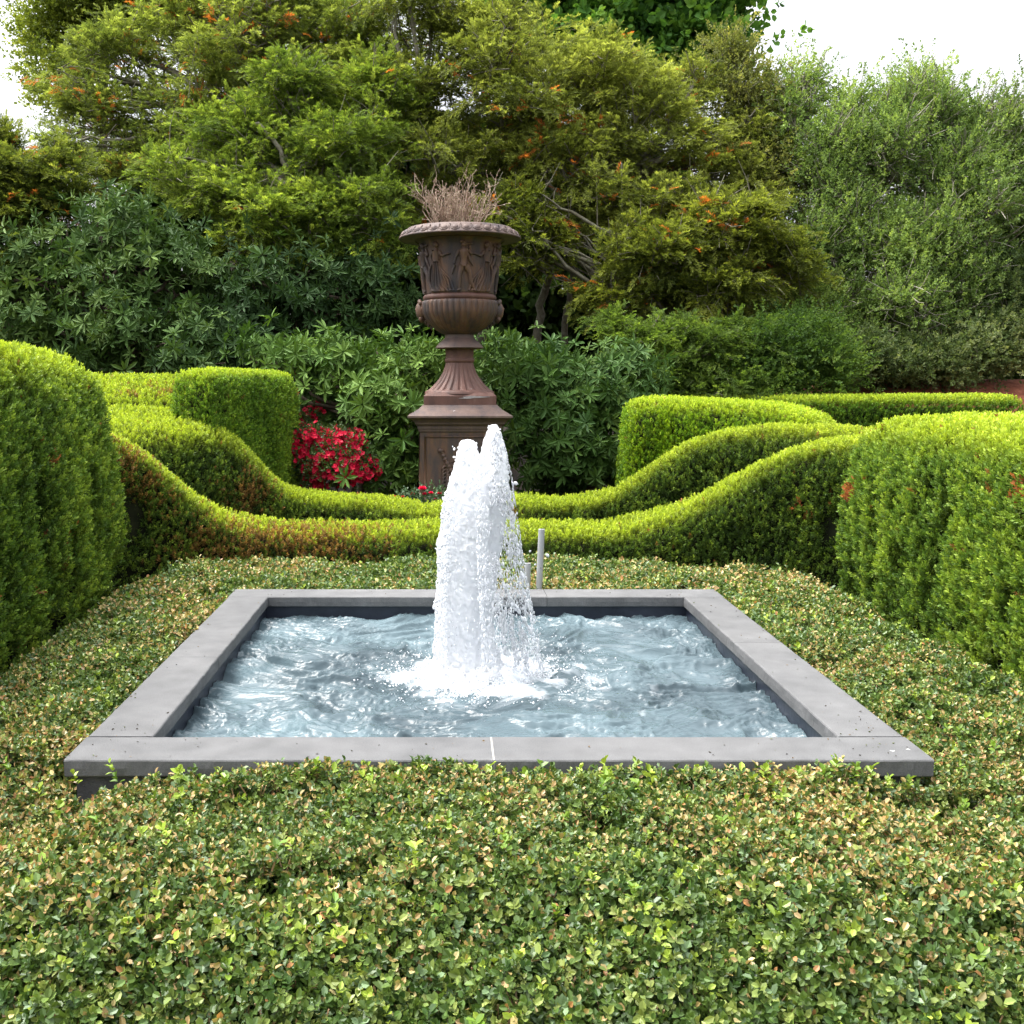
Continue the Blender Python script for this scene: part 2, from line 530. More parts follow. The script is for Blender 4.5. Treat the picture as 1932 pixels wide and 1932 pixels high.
def hewn(o0, o1, i0, i1, seed):
    """one coping slab: o = outer edge, i = inner edge, start and end"""
    o0, o1, i0, i1 = [np.array(v, float) for v in (o0, o1, i0, i1)]
    n_ = max(8, int(np.linalg.norm(o1 - o0) / .012)); t = np.linspace(0, 1, n_)[:, None]
    O, I_ = o0 + (o1 - o0) * t, i0 + (i1 - i0) * t
    out = norm(O - I_)
    wd = np.linalg.norm(O - I_, axis=1)
    along = norm((o1 - o0)[None])[0]
    pr = np.array((-along[1], along[0])); 
    if (pr * (o0 - i0)).sum() < 0: pr = -pr
    p3 = np.concatenate([O, t * 0], 1)
    def w_(k, a): return (a * fbm(p3 * 28 + k * 7.7, seed + k, 3) + a * .5 * noise(p3 * 5 + k, seed + 9 + k))[:, None]
    rows = []
    def row(base, sgn, inset, z, k, a, az_):
        q_ = base + pr * sgn * (-inset) + pr * w_(k, a)
        rows.append(np.concatenate([q_, z + w_(k + 3, az_)], 1))
    row(O, 1, .004, ZC - CT, 1, .0025, .0008); row(O, 1, .001, ZC - CT + .005, 1, .0028, .0005); row(O, 1, 0, ZC - CT * .5, 2, .003, 0)
    row(O, 1, .001, ZC - .006, 3, .0028, .0006); row(O, 1, .004, ZC - .0015, 3, .0022, .0008); row(O, 1, .010, ZC, 3, .0005, .0003)
    row(I_, -1, .010, ZC, 4, .0005, .0003); row(I_, -1, .004, ZC - .0015, 4, .0022, .0008); row(I_, -1, .001, ZC - .006, 4, .0028, .0006)
    row(I_, -1, 0, ZC - CT * .5, 5, .003, 0); row(I_, -1, .001, ZC - CT + .005, 6, .0028, .0005); row(I_, -1, .004, ZC - CT, 6, .0025, .0008)
    G = np.stack(rows, 1)
    m = MB(); m.grid(G, closed_v=True)
    for g2, fl in ((G[0], 0), (G[-1], 1)):
        c_ = g2.mean(0); k = len(g2); T = [(a, (a + 1) % k, k) for a in range(k)]
        m.add(np.concatenate([g2, c_[None]]), None, T)
    import bmesh
    V = np.concatenate(m.V); bm = bmesh.new(); vs_ = [bm.verts.new(v) for v in V]
    for q_ in np.concatenate(m.Q): bm.faces.new([vs_[a] for a in q_])
    for q_ in np.concatenate(m.T): bm.faces.new([vs_[a] for a in q_])
    bmesh.ops.remove_doubles(bm, verts=bm.verts, dist=1e-6); bmesh.ops.recalc_face_normals(bm, faces=bm.faces)
    m = MB(); m.bm(bm); return m
for k, a in enumerate([((x0, y0), (jx - .004, y0), (x0, iy0), (jx - .004, iy0)), ((jx + .004, y0), (x1, y0), (jx + .004, iy0), (x1, iy0)),
          ((x0, iy0 + g_), (x0, jl - g_), (ix0, iy0 + g_), (ix0, jl - g_)), ((x0, jl + g_), (x0, iy1 - g_), (ix0, jl + g_), (ix0, iy1 - g_)),
          ((x1, iy0 + g_), (x1, jr - g_), (ix1, iy0 + g_), (ix1, jr - g_)), ((x1, jr + g_), (x1, iy1 - g_), (ix1, jr + g_), (ix1, iy1 - g_)),
          ((x0, y1), (jb - g_, y1), (x0, iy1), (jb - g_, iy1)), ((jb + g_, y1), (x1, y1), (jb + g_, iy1), (x1, iy1))]):
    hewn(*a, 50 + k * 13).build("coping_stone", M_stone, basin)
M_drop_w = noise_mat("white_splash", [(.3, (.32, .32, .31)), (.7, (.5, .5, .48))], 60, 3, .8, .1, 90)
for (px, py, r_) in ((1684, 1417, .008), (1713, 1414, .007), (1342, 1107, .006)):
    q_ = P(px, py, 3.6 if py > 1200 else 6.4)
    # put it on the slab's top
    a_ = atan((py - 966.0) / F) + ALPHA; Y_ = (CAMZ - ZC) / tan(a_); q_ = P(px, py, Y_)
    a = np.linspace(0, 2 * pi, 14, endpoint=False); rr_ = r_ * (1 + .35 * np.sin(a * 3 + px))
    V = np.stack([q_[0] + rr_ * np.cos(a), q_[1] + rr_ * np.sin(a) * .8, np.full(14, ZC + .0008)], -1)
    m = MB(); m.add(np.concatenate([V, [[q_[0], q_[1], ZC + .0022]]]), None, [(k, (k + 1) % 14, 14) for k in range(14)]); m.build("white_fleck", M_drop_w, basin)
m = MB(); m.box((jx - .0038, y0 + .003, ZC - CT + .002), (jx + .0038, iy0 - .003, ZC - .0015)); m.build("mortar_joint", M_mortar, basin)
# outer wall below the coping (inset) and the inner lining
wi = .03
m = MB()
zt = ZC - CT - .001
for (a, b) in (((x0 + wi, y0 + wi), (x1 - wi, y0 + .19)), ((x0 + wi, y1 - .19), (x1 - wi, y1 - wi)), ((x0 + wi, y0 + .19), (x0 + .19, y1 - .19)), ((x1 - .19, y0 + .19), (x1 - wi, y1 - .19))):
    m.box((a[0], a[1], -.05), (b[0], b[1], zt))
m.build("basin_wall", M_wall, basin)
m = MB()
lx0, lx1, ly0, ly1 = x0 + .192, x1 - .192, y0 + .192, y1 - .192
for (a, b) in (((lx0, ly0), (lx1, ly0 + .03)), ((lx0, ly1 - .03), (lx1, ly1)), ((lx0, ly0 + .03), (lx0 + .03, ly1 - .03)), ((lx1 - .03, ly0 + .03), (lx1, ly1 - .03))):
    m.box((a[0], a[1], -.3), (b[0], b[1], zt - .001))
m.box((lx0 + .031, ly0 + .031, -.3), (lx1 - .031, ly1 - .031, -.27))
m.build("basin_lining", M_liner, basin)

# ------------------------------------------------------------------ water in the basin
ZW = .315
FX, FY = .195, 5.0
def water_mat():
    m, t = M_new("pool_water"); N, L = t.nodes, t.links
    tc = N.new("ShaderNodeTexCoord")
    at = N.new("ShaderNodeAttribute"); at.attribute_name = "foam"
    n1 = N.new("ShaderNodeTexNoise"); n1.inputs['Scale'].default_value = 1.7; n1.inputs['Detail'].default_value = 3
    L.new(tc.outputs['Object'], n1.inputs['Vector'])
    cr = N.new("ShaderNodeValToRGB"); e = cr.color_ramp.elements
    e[0].position = .35; e[0].color = (.048, .070, .082, 1); e[1].position = .68; e[1].color = (.115, .162, .182, 1)
    L.new(n1.outputs['Fac'], cr.inputs[0])
    mx = N.new("ShaderNodeMix"); mx.data_type = 'RGBA'
    L.new(at.outputs['Fac'], mx.inputs[0]); L.new(cr.outputs[0], mx.inputs[6]); mx.inputs[7].default_value = (.78, .82, .86, 1)
    pr = N.new("ShaderNodeBsdfPrincipled")
    pr.inputs['IOR'].default_value = 1.333
    L.new(mx.outputs[2], pr.inputs['Base Color'])
    mr = N.new("ShaderNodeMapRange"); mr.inputs[3].default_value = .09; mr.inputs[4].default_value = .5
    L.new(at.outputs['Fac'], mr.inputs[0]); L.new(mr.outputs[0], pr.inputs['Roughness'])
    n2 = N.new("ShaderNodeTexNoise"); n2.inputs['Scale'].default_value = 15; n2.inputs['Detail'].default_value = 6; n2.inputs['Distortion'].default_value = 1.8
    mpw = N.new("ShaderNodeMapping"); mpw.inputs['Scale'].default_value = (.6, 1.7, 1); L.new(tc.outputs['Object'], mpw.inputs[0]); L.new(mpw.outputs[0], n2.inputs['Vector'])
    bp = N.new("ShaderNodeBump"); bp.inputs['Strength'].default_value = .42; bp.inputs['Distance'].default_value = .014
    L.new(n2.outputs['Fac'], bp.inputs['Height']); L.new(bp.outputs[0], pr.inputs['Normal'])
    out = N.new("ShaderNodeOutputMaterial"); L.new(pr.outputs[0], out.inputs['Surface'])
    return m
nx = 420
wx, wy = np.meshgrid(np.linspace(lx0 + .032, lx1 - .032, nx), np.linspace(ly0 + .032, ly1 - .032, nx), indexing='ij')
p2 = np.stack([wx, wy, wx * 0], -1)
warp = np.stack([fbm(p2 * 1.6, 3), fbm(p2 * 1.6, 8), wx * 0], -1) * .38
q = p2 + warp
rr = np.hypot(wx - FX, wy - FY)
def ridge(p, s): return 1 - np.abs(noise(p, s)) * 2
h = .024 * ridge(q * np.array((2.3, 5.0, 1)), 21) + .013 * ridge(q * np.array((5.5, 12.5, 1)) + 5, 22) + .007 * ridge(q * np.array((13, 29, 1)), 23) + .0035 * ridge(q * np.array((30, 60, 1)), 24)
h += .013 * np.sin(rr * 20 + 2.2 * fbm(p2 * 3, 31)) * np.exp(-rr * 1.3)
h += .05 * np.exp(-(rr / .20) ** 2) + .02 * np.exp(-(rr / .34) ** 2) * fbm(p2 * 16, 12)
fo = np.clip(1.5 - rr / .27 + .95 * fbm(p2 * np.array((9, 12, 1)), 41, 4), 0, 1)
fo = np.maximum(fo, np.clip((.62 - rr / 1.1) + 1.3 * fbm(q * np.array((7, 13, 1)), 44, 4) - .55, 0, 1) * .8)
ws = MB(); ws.grid(np.stack([wx, wy, ZW + h - .008], -1))
wo_ = newmesh("water", np.concatenate(ws.V), [np.concatenate(ws.Q)], water_mat(), None, None, True, {"foam": fo.ravel()})
wo_['kind'] = 'structure'

# ------------------------------------------------------------------ the fountain jet
def spray_mat():
    m, t = M_new("white_water"); N, L = t.nodes, t.links
    tc = N.new("ShaderNodeTexCoord"); mp = N.new("ShaderNodeMapping"); mp.inputs['Scale'].default_value = (1, 1, .35)
    L.new(tc.outputs['Object'], mp.inputs[0])
    pr = N.new("ShaderNodeBsdfPrincipled")
    pr.inputs['Base Color'].default_value = (.97, .975, .985, 1)
    pr.inputs['Roughness'].default_value = .25; pr.inputs['IOR'].default_value = 1.33
    pr.inputs['Specular IOR Level'].default_value = .6
    tr = N.new("ShaderNodeBsdfTranslucent"); tr.inputs[0].default_value = (.92, .94, .98, 1)
    ms = N.new("ShaderNodeMixShader"); ms.inputs[0].default_value = .5
    nz = N.new("ShaderNodeTexNoise"); nz.inputs['Scale'].default_value = 55; nz.inputs['Detail'].default_value = 6; nz.inputs['Distortion'].default_value = .6
    L.new(mp.outputs[0], nz.inputs['Vector'])
    bp = N.new("ShaderNodeBump"); bp.inputs['Strength'].default_value = .3; bp.inputs['Distance'].default_value = .008
    L.new(nz.outputs['Fac'], bp.inputs['Height']); L.new(bp.outputs[0], pr.inputs['Normal'])
    L.new(pr.outputs[0], ms.inputs[1]); L.new(tr.outputs[0], ms.inputs[2])
    out = N.new("ShaderNodeOutputMaterial"); L.new(ms.outputs[0], out.inputs['Surface'])
    return m
def drop_mat():
    m, t = M_new("water_drop"); N, L = t.nodes, t.links
    pr = N.new("ShaderNodeBsdfPrincipled"); pr.inputs['Base Color'].default_value = (.93, .95, 1, 1)
    pr.inputs['Roughness'].default_value = .03; pr.inputs['IOR'].default_value = 1.33; pr.inputs['Transmission Weight'].default_value = .45
    out = N.new("ShaderNodeOutputMaterial"); L.new(pr.outputs[0], out.inputs['Surface'])
    return m
M_spray, M_drop = spray_mat(), drop_mat()
jet = thing("fountain_jet", "tall white frothy water jet rising and falling in the middle of the pool", "fountain jet", (FX, FY, ZW))

def zz(py): return P(0, py, FY)[2]
def xx(px, py): return P(px, py, FY)[0]
# outlines read off the photograph: (py, left px, right px)
def column(tab, seed, depth=.8, nz_=300, nt=110, amp=.010):
    tab = np.array(tab, float)
    pys = np.linspace(tab[0, 0], tab[-1, 0], nz_)
    # crowd the rows at the tip
    u = np.linspace(0, 1, nz_); pys = tab[0, 0] + (tab[-1, 0] - tab[0, 0]) * (u ** 1.25)
    L_ = np.interp(pys, tab[:, 0], tab[:, 1]); R_ = np.interp(pys, tab[:, 0], tab[:, 2])
    zs = np.array([zz(p) for p in pys])
    xl = np.array([xx(a, p) for a, p in zip(L_, pys)]); xr = np.array([xx(a, p) for a, p in zip(R_, pys)])
    th = np.linspace(0, 2 * pi, nt, endpoint=False)
    cx = (xl + xr) / 2; rx = (xr - xl) / 2
    D = np.stack([np.broadcast_to(np.cos(th), (nz_, nt)) * 1.0, np.broadcast_to(np.sin(th), (nz_, nt)), np.broadcast_to(zs[:, None], (nz_, nt))], -1)
    base = np.stack([cx[:, None] + rx[:, None] * D[..., 0], FY + rx[:, None] * depth * D[..., 1], D[..., 2]], -1)
    nn = .40 * fbm(base * np.array((16, 16, 5.0)), seed, 3) + .55 * fbm(base * np.array((48, 48, 9.0)), seed + 4, 3) + .55 * fbm(base * np.array((95, 95, 45)), seed + 5, 3)
    fade = np.clip(rx / .05, .25, 1)[:, None]
    off = amp * nn * fade * 1.5
    base[..., 0] += off * D[..., 0]; base[..., 1] += off * D[..., 1]
    lo_ = .018 * fbm(base * np.array((7, 7, 4.0)), seed + 21, 2) * np.clip(rx / .08, .1, 1)[:, None]
    base[..., 0] += lo_ * D[..., 0]; base[..., 1] += lo_ * D[..., 1]
    base[..., 2] += .012 * fbm(base * 22, seed + 9, 3)
    base[0] = base[0].mean(0)
    return base
cols = MB()
cols.grid(column([(830, 876, 888), (831, 870, 892), (836, 867, 896), (848, 865, 901), (858, 862, 906), (880, 855, 917), (905, 847, 928), (940, 838, 940), (970, 838, 940),
                  (1010, 834, 938), (1060, 831, 934), (1110, 831, 930), (1160, 828, 926), (1210, 826, 930), (1250, 822, 945), (1272, 806, 975), (1288, 775, 1010)], 1, amp=.014), closed_v=True)
cols.grid(column([(799, 930, 934), (800.5, 926, 938), (806, 922, 941), (815, 919, 944), (835, 914, 949), (860, 905, 955), (890, 895, 957), (930, 870, 957), (970, 862, 955), (1020, 858, 948),
                  (1070, 856, 940), (1130, 852, 932), (1200, 850, 928), (1285, 850, 940)], 2, depth=.72, amp=.012), closed_v=True)
cols.build("water_column", M_spray, jet, smooth=True)

# strands and blobs round the column, drops further out
def icosphere(sub=1):
    import bmesh
    bm = bmesh.new(); bmesh.ops.create_icosphere(bm, subdivisions=sub, radius=1)
    V = np.array([v.co[:] for v in bm.verts]); T = np.array([[v.index for v in f.verts] for f in bm.faces]); bm.free()
    return V, T
ICO1, ICO2 = icosphere(1), icosphere(2)
def blobs(mb, pos, rad, stretch, dirs, ico=ICO1, lump=0.0):
    V, T = ico
    n = len(pos)
    z = norm(dirs); x = norm(np.cross(z, rng.normal(size=z.shape))); y = np.cross(z, x)
    vv = V[None] * (1 + lump * rng.normal(size=(n, len(V), 1)))
    W = pos[:, None] + rad[:, None, None] * (vv[..., 0:1] * x[:, None] + vv[..., 1:2] * y[:, None] + vv[..., 2:3] * (z * stretch[:, None])[:, None])
    TT = (np.arange(n) * len(V))[:, None, None] + T[None]
    mb.add(W.reshape(-1, 3), None, TT.reshape(-1, 3))
env = np.array([(799, 931, 932), (812, 920, 944), (850, 868, 955), (900, 849, 966), (950, 837, 973), (1000, 833, 981), (1050, 827, 987), (1100, 823, 997), (1150, 821, 1007), (1200, 819, 1017), (1245, 818, 1021), (1270, 800, 1030)], float)
n = 17000
py_ = 815 + (1270 - 815) * R(n) ** .75
l_ = np.interp(py_, env[:, 0], env[:, 1]); r_ = np.interp(py_, env[:, 0], env[:, 2])
side = R(n)
tt = np.where(side < .22, R(n) * .12, np.where(side < .27, .08 + .5 * R(n), 1 - R(n) ** 1.1 * .55))
px_ = l_ + (r_ - l_) * tt
hw = (r_ - l_) / 2 * 5.13 / F
lat = np.clip(np.abs(tt - .5) * 2, 0, 1)
yy_ = FY - np.sqrt(np.clip(1 - lat ** 2, 0, 1)) * hw * .85 * np.sign(R(n) - .35) * rng.uniform(.7, 1.05, n)
pos = np.array([P(a, b, y) for a, b, y in zip(px_, py_, yy_)])
rad = .0011 + .0031 * R(n) ** 3.0
st = 1.2 + 4.0 * R(n)
di = np.stack([(tt - .5) * .35 + rng.normal(0, .12, n), rng.normal(0, .1, n), -np.ones(n)], -1)
# clustering: thin out in the gaps
cl = fbm(pos * np.array((22, 22, 9.0)), 77, 2)
keep = ((cl > -.06) | (tt < .5)) & ~((py_ < 866) & (px_ > 893) & (px_ < 917))
glassy = (tt > .62) & (R(n) < .45)
b = MB(); k_ = keep & glassy; blobs(b, pos[k_], rad[k_], st[k_], di[k_], ICO1, .12); b.build("clear_strands", M_drop, jet, smooth=True)["kind"] = "stuff"
b = MB(); k_ = keep & ~glassy; blobs(b, pos[k_], rad[k_] * .9, st[k_], di[k_], ICO1, .12); b.build("splash_strands", M_spray, jet, smooth=True)["kind"] = "stuff"
# ropes of falling water on the right and the left edge
b = MB()
def rope(pts, r0):
    pts = np.array([P(a, b_, FY + dy) for a, b_, dy in pts])
    t = np.linspace(0, len(pts) - 1, 40); pp = np.stack([np.interp(t, range(len(pts)), pts[:, k]) for k in range(3)], -1)
    pp += .008 * np.stack([fbm(pp * 25, 3, 2), fbm(pp * 25, 4, 2), pp[:, 0] * 0], -1)
    k_ = 70; u_ = np.sort(R(k_)) * (len(pp) - 1)
    q_ = np.stack([np.interp(u_, range(len(pp)), pp[:, k]) for k in range(3)], -1)
    tg_ = np.stack([np.interp(u_, range(len(pp)), np.gradient(pp, axis=0)[:, k]) for k in range(3)], -1)
    gap = noise(q_ * np.array((30, 30, 30.)), 8) > -.35
    q_ = q_ + rng.normal(size=q_.shape) * r0 * .35
    blobs(b, q_[gap], (r0 * rng.uniform(.25, .8, k_))[gap], rng.uniform(1.2, 3.2, k_)[gap], (tg_ + rng.normal(size=tg_.shape) * .003)[gap], ICO2, .10)
for pts, r0 in [([(948, 1000, -.05), (968, 1060, -.08), (985, 1100, -.1), (1003, 1170, -.12), (1008, 1255, -.12)], .009),
                ([(955, 900, -.02), (968, 980, -.05), (979, 1060, -.08), (992, 1130, -.1)], .008),
                ([(940, 1060, -.1), (952, 1110, -.14), (975, 1150, -.15), (996, 1178, -.12), (1012, 1215, -.1), (1019, 1260, -.1)], .010),
                ([(938, 1120, -.12), (950, 1180, -.15), (956, 1262, -.15)], .012),
                ([(960, 1150, -.05), (968, 1200, -.05), (974, 1262, -.05)], .011),
                ([(985, 1190, -.1), (990, 1225, -.1), (992, 1265, -.1)], .010),
                ([(836, 1010, -.02), (829, 1070, -.03), (824, 1140, -.04), (821, 1200, -.04), (822, 1265, -.03)], .010),
                ([(842, 930, -.02), (836, 960, -.03), (833, 1010, -.03)], .010),
                ([(832, 1060, .02), (827, 1120, .03), (826, 1200, .02), (830, 1265, .02)], .009),
                ([(950, 850, .0), (958, 900, .0), (963, 950, -.02), (970, 1000, -.04)], .010)]:
    rope(pts, r0)
tips = np.concatenate([np.stack([P(px_, py_, FY + rng.normal() * .03) for px_, py_ in zip(rng.normal(cx0, sx0, 60), cy0 + rng.uniform(-3, 34, 60))]) for cx0, sx0, cy0 in ((882, 10, 836), (932, 5, 803))])
blobs(b, tips, rng.uniform(.002, .0062, len(tips)), rng.uniform(1, 1.8, len(tips)), rng.normal(size=tips.shape) + np.array((0, 0, 1.)), ICO2, .15)
b.build("falling_water", M_spray, jet, smooth=True)["kind"] = "stuff"
# spray drops round the foot and the crown
n = 900
ang = R(n) * 2 * pi; rd = .22 + .45 * R(n) ** 2.2; 
pos = np.stack([FX + .03 + rd * np.cos(ang), FY + rd * np.sin(ang) * .8, ZW + .02 + (.30 * R(n) ** 1.6) * np.exp(-(rd - .22) * 3)], -1)
rad = .0014 + .003 * R(n) ** 3
b = MB(); blobs(b, pos, rad, np.ones(n) + R(n) * .8, rng.normal(size=(n, 3)), ICO1)
ex = np.array([P(973, 912, 4.9), P(1033, 1048, 4.9), P(830, 1048, 4.9), P(826, 1062, 4.9), P(840, 1010, 4.9), P(1000, 1040, 4.9), P(1010, 1065, 4.9), P(822, 1035, 4.85)])
blobs(b, ex, np.array([.009, .008, .006, .007, .006, .005, .005, .004]), np.full(8, 1.3), rng.normal(size=(8, 3)), ICO2)
b.build("droplets", M_drop, jet, smooth=True)["kind"] = "stuff"
# froth heaped where the water lands
n = 9000
ang = R(n) * 2 * pi; rd = np.abs(rng.normal(0, .17, n)) + .06
pos = np.stack([FX + rd * np.cos(ang) * 1.15, FY - .02 + rd * np.sin(ang), ZW + .012 + .045 * np.exp(-(rd / .2) ** 2) * R(n)], -1)
b = MB(); blobs(b, pos, .0018 + .0048 * R(n) ** 2, np.full(n, .8), np.tile([0, 0, 1.], (n, 1)), ICO1, .12)
b.build("froth", M_spray, jet, smooth=True)["kind"] = "stuff"

# ------------------------------------------------------------------ clipped boxwood round the basin
def backline(x):          # where the boxwood meets the low hedge behind
    return 7.98 - .62 * (np.abs(x - .18) / 2.45) ** 5
def box_h(x, y):
    z = .400 + .040 * fbm(np.stack([x * 1.7, y * 1.7, x * 0], -1), 61, 3) + .040 * noise(np.stack([x * 5.2, y * 5.2, x * 0], -1), 66) + .012 * noise(np.stack([x * 13, y * 13, x * 0], -1), 67)
    z = z - .16 * np.clip(noise(np.stack([x * 4.2, y * 5.2, x * 0 + 4], -1), 71) - .26, 0, 1) * (y < 3.4) - .05 * sstep(-x, 1.0, 1.35) * (y < 3.6) * (y > 2.9)
    front = 2.25 + .10 * noise(np.stack([x * 1.4, x * 0, x * 0], -1), 5)
    t = np.clip((front + .55 - y) / .75, 0, 1)
    z = z - .40 * t ** 2.2
    # it falls away where the tall hedges stand
    ed = np.minimum(x + 2.26, 2.70 - x) + .03 * noise(np.stack([x * 0, y * 3.1, x * 0], -1), 15)
    z = z - .30 * np.clip((.24 - ed) / .24, 0, 1) ** 1.6 * sstep(y, 3.2, 3.8)
    z = z - .20 * np.clip(1 - (backline(x) - y) / .16, 0, 1) ** 1.6
    return z
BXL, BXR = -2.35, 2.80
hedgeb = thing("boxwood_hedge", "low clipped boxwood with small round leaves and tan clipped tips, surrounding the pool basin", "boxwood hedge", (0, 3, 0))
def in_basin(x, y, m=0.0):
    return (x > BX0 - m) & (x < BX1 + m) & (y > BY0 - m) & (y < BY1 + m)
def box_pts(n, ylo, yhi):
    x = rng.uniform(BXL, BXR, n); y = rng.uniform(ylo, yhi, n)
    k = ~in_basin(x, y, -.005) & (y < backline(x)) & (np.abs(x - .063) < .35 + .62 * (y + .6))
    return x[k], y[k]
def box_layer(n, ylo, yhi, protos, sc, deep):
    x, y = box_pts(n, ylo, yhi)
    d = R(len(x)) ** 1.3 * deep
    z = box_h(x, y) - d + .028 * np.clip(noise(np.stack([x * 21, y * 21, x * 0], -1), 95), -.2, 1)
    e = .01
    gx_ = (box_h(x + e, y) - box_h(x - e, y)) / (2 * e); gy_ = (box_h(x, y + e) - box_h(x, y - e)) / (2 * e)
    nr = norm(np.stack([-gx_, -gy_, np.ones_like(x)], -1))
    zd = norm(nr + rng.normal(size=nr.shape) * .55)
    # keep out of the stone
    pos = np.stack([x, y, z], -1)
    near = in_basin(x, y, .04)
    pos[near, 2] -= .035
    s = sc * rng.uniform(.75, 1.25, len(x))
    pn = fbm(pos * np.array((1.6, 1.6, 0)), 91, 3) * .9 + noise(pos * np.array((9., 9., 0)), 93) * .35
    t = R(len(x))
    dk, md, lt = (.045, .095, .020), (.125, .190, .038), (.29, .34, .090)
    col = mixc(dk, md, np.clip(t * 1.3, 0, 1))
    col = np.where((t > .7)[:, None], mixc(md, lt, np.clip((t - .7) / .3 + .2 * pn, 0, 1)), col)
    grey = R(len(x)) < .07
    col[grey] = np.array((.14, .21, .10)) * rng.uniform(.8, 1.3, (grey.sum(), 1))
    # dry tan leaf tips, on the clipped top only
    pt = np.clip(.245 + .42 * pn, .03, .60) * np.exp(-d / .045) * np.clip((y - 2.15) * 1.1, .15, 1)
    new = R(len(x)) < .03
    col[new] = (.32, .42, .06)
    V, Q, C4 = scatter(protos, pos, zd, s, np.concatenate([col, pt[:, None] * 1.15], 1))
    L4 = C4.reshape(-1, 6, 4).copy()                      # six vertices make one leaf
    m_ = R(len(L4)) < L4[:, 0, 3]; k = int(m_.sum())
    pal = np.array([(.48, .37, .14), (.52, .36, .17), (.40, .30, .11), (.46, .23, .09), (.56, .47, .22)])
    L4[m_, :, :3] = (pal[rng.choice(5, k, p=(.30, .28, .20, .10, .12))] * rng.uniform(.6, 1.2, (k, 1)))[:, None, :]
    return V, Q, L4.reshape(-1, 4)[:, :3]
parts_ = [box_layer(48000, 1.75, 2.75, PR_BOX, 1.05, .12), box_layer(66000, 2.7, 4.2, PR_BOX, .88, .085),
          box_layer(50000, 4.1, 5.6, PR_BOX, .92, .07), box_layer(44000, 5.5, 8.0, PR_BOXF, .82, .07)]
V = np.concatenate([p[0] for p in parts_]); off = np.cumsum([0] + [len(p[0]) for p in parts_[:-1]])
Q = np.concatenate([p[1] + o_ for p, o_ in zip(parts_, off)]); Cc = np.concatenate([p[2] for p in parts_])
newmesh("foliage", V, Q, M_box, hedgeb, Cc)
# cut stubs and taller new shoots
n = 8200
x, y = box_pts(int(n * 1.9), 2.1, 6.0)
st_ = MB()
zt_ = box_h(x, y)
for i in range(len(x)):
    if in_basin(x[i], y[i], .03): continue
    d = norm(np.array((rng.normal() * .45, rng.normal() * .45, 1.0)))
    a = np.array((x[i], y[i], zt_[i] - .045)); L_ = rng.uniform(.03, .065)
    sd_ = norm(np.cross(d, rng.normal(size=3))); sd2 = np.cross(d, sd_)
    w_ = rng.uniform(.0013, .0030)
    V4 = np.array([a + sd_ * w_, a - sd_ * w_ * .5 + sd2 * w_, a - sd_ * w_ * .5 - sd2 * w_, a + d * L_ + sd_ * w_, a + d * L_ - sd_ * w_ * .5 + sd2 * w_, a + d * L_ - sd_ * w_ * .5 - sd2 * w_])
    c_ = np.array((.46, .30, .17)) * rng.uniform(.6, 1.2)
    st_.add(V4, [[0, 1, 4, 3], [1, 2, 5, 4], [2, 0, 3, 5]], [[3, 4, 5]], col=c_)
st_.build("cut_stems", M_box, hedgeb)
x, y = box_pts(420, 2.2, 6.6)
pos = np.stack([x, y, box_h(x, y) + .004], -1)
k = ~in_basin(x, y, .05)
xs = np.linspace(BX0 + .1, BX1 - .1, 46) + rng.normal(0, .03, 46)      # shoots standing in front of the coping
pos = np.concatenate([pos[k], np.stack([xs, rng.uniform(3.36, 3.46, 46), rng.uniform(.36, .42, 46)], -1)])
zd = norm(np.array((0, 0, 1.)) + rng.normal(size=pos.shape) * .25)
col = mixc((.13, .24, .03), (.34, .44, .06), R(len(pos)))
V, Q, Cc = scatter(PR_BOX, pos, zd, rng.uniform(1.1, 1.6, len(pos)), col)
newmesh("new_shoots", V, Q, M_box, hedgeb, Cc)
# the dark woody inside
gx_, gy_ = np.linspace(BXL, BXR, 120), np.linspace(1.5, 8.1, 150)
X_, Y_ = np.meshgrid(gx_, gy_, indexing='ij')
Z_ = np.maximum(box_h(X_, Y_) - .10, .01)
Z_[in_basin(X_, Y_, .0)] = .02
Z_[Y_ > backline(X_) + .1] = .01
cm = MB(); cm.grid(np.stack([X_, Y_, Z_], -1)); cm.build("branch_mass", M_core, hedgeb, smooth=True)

# ------------------------------------------------------------------ yew hedges
def resample(path, k, m):
    """stations with superelliptic ends; path rows: x,y,halfwidth,height,tilt"""
    path = np.array(path, float)
    ph = np.linspace(0, pi, k)
    tau = -np.sign(np.cos(ph)) * np.abs(np.cos(ph)) ** (2 / m)
    tau = np.unique(np.concatenate([tau[::4], np.linspace(-1, 1, k - len(tau[::4]))]).round(5)); k = len(tau)
    e = (1 - np.abs(tau) ** m) ** (1 / m)
    seg = np.concatenate([[0], np.cumsum(np.linalg.norm(np.diff(path[:, :2], axis=0), axis=1))])
    s = (tau + 1) / 2 * seg[-1]
    # smooth interpolation of the rows
    sm = np.stack([np.interp(s, seg, path[:, c]) for c in range(path.shape[1])], -1)
    if len(path) > 3:
        su = np.linspace(0, seg[-1], 400)
        U = np.stack([np.interp(su, seg, path[:, c]) for c in range(path.shape[1])], -1)
        kk = 17; ker = np.hanning(kk + 2)[1:-1]; ker /= ker.sum()
        for c in range(U.shape[1]):
            pad = np.pad(U[:, c], kk // 2, mode='reflect', reflect_type='odd'); U[:, c] = np.convolve(pad, ker, 'valid')
        sm = np.stack([np.interp(s, su, U[:, c]) for c in range(path.shape[1])], -1)
    t = np.gradient(sm[:, :2], axis=0); 
    tt_ = norm(np.array([t[i] if np.linalg.norm(t[i]) > 1e-6 else t[min(max(i, 2), k - 3)] for i in range(k)]))
    return sm, e, tt_, seg[-1]
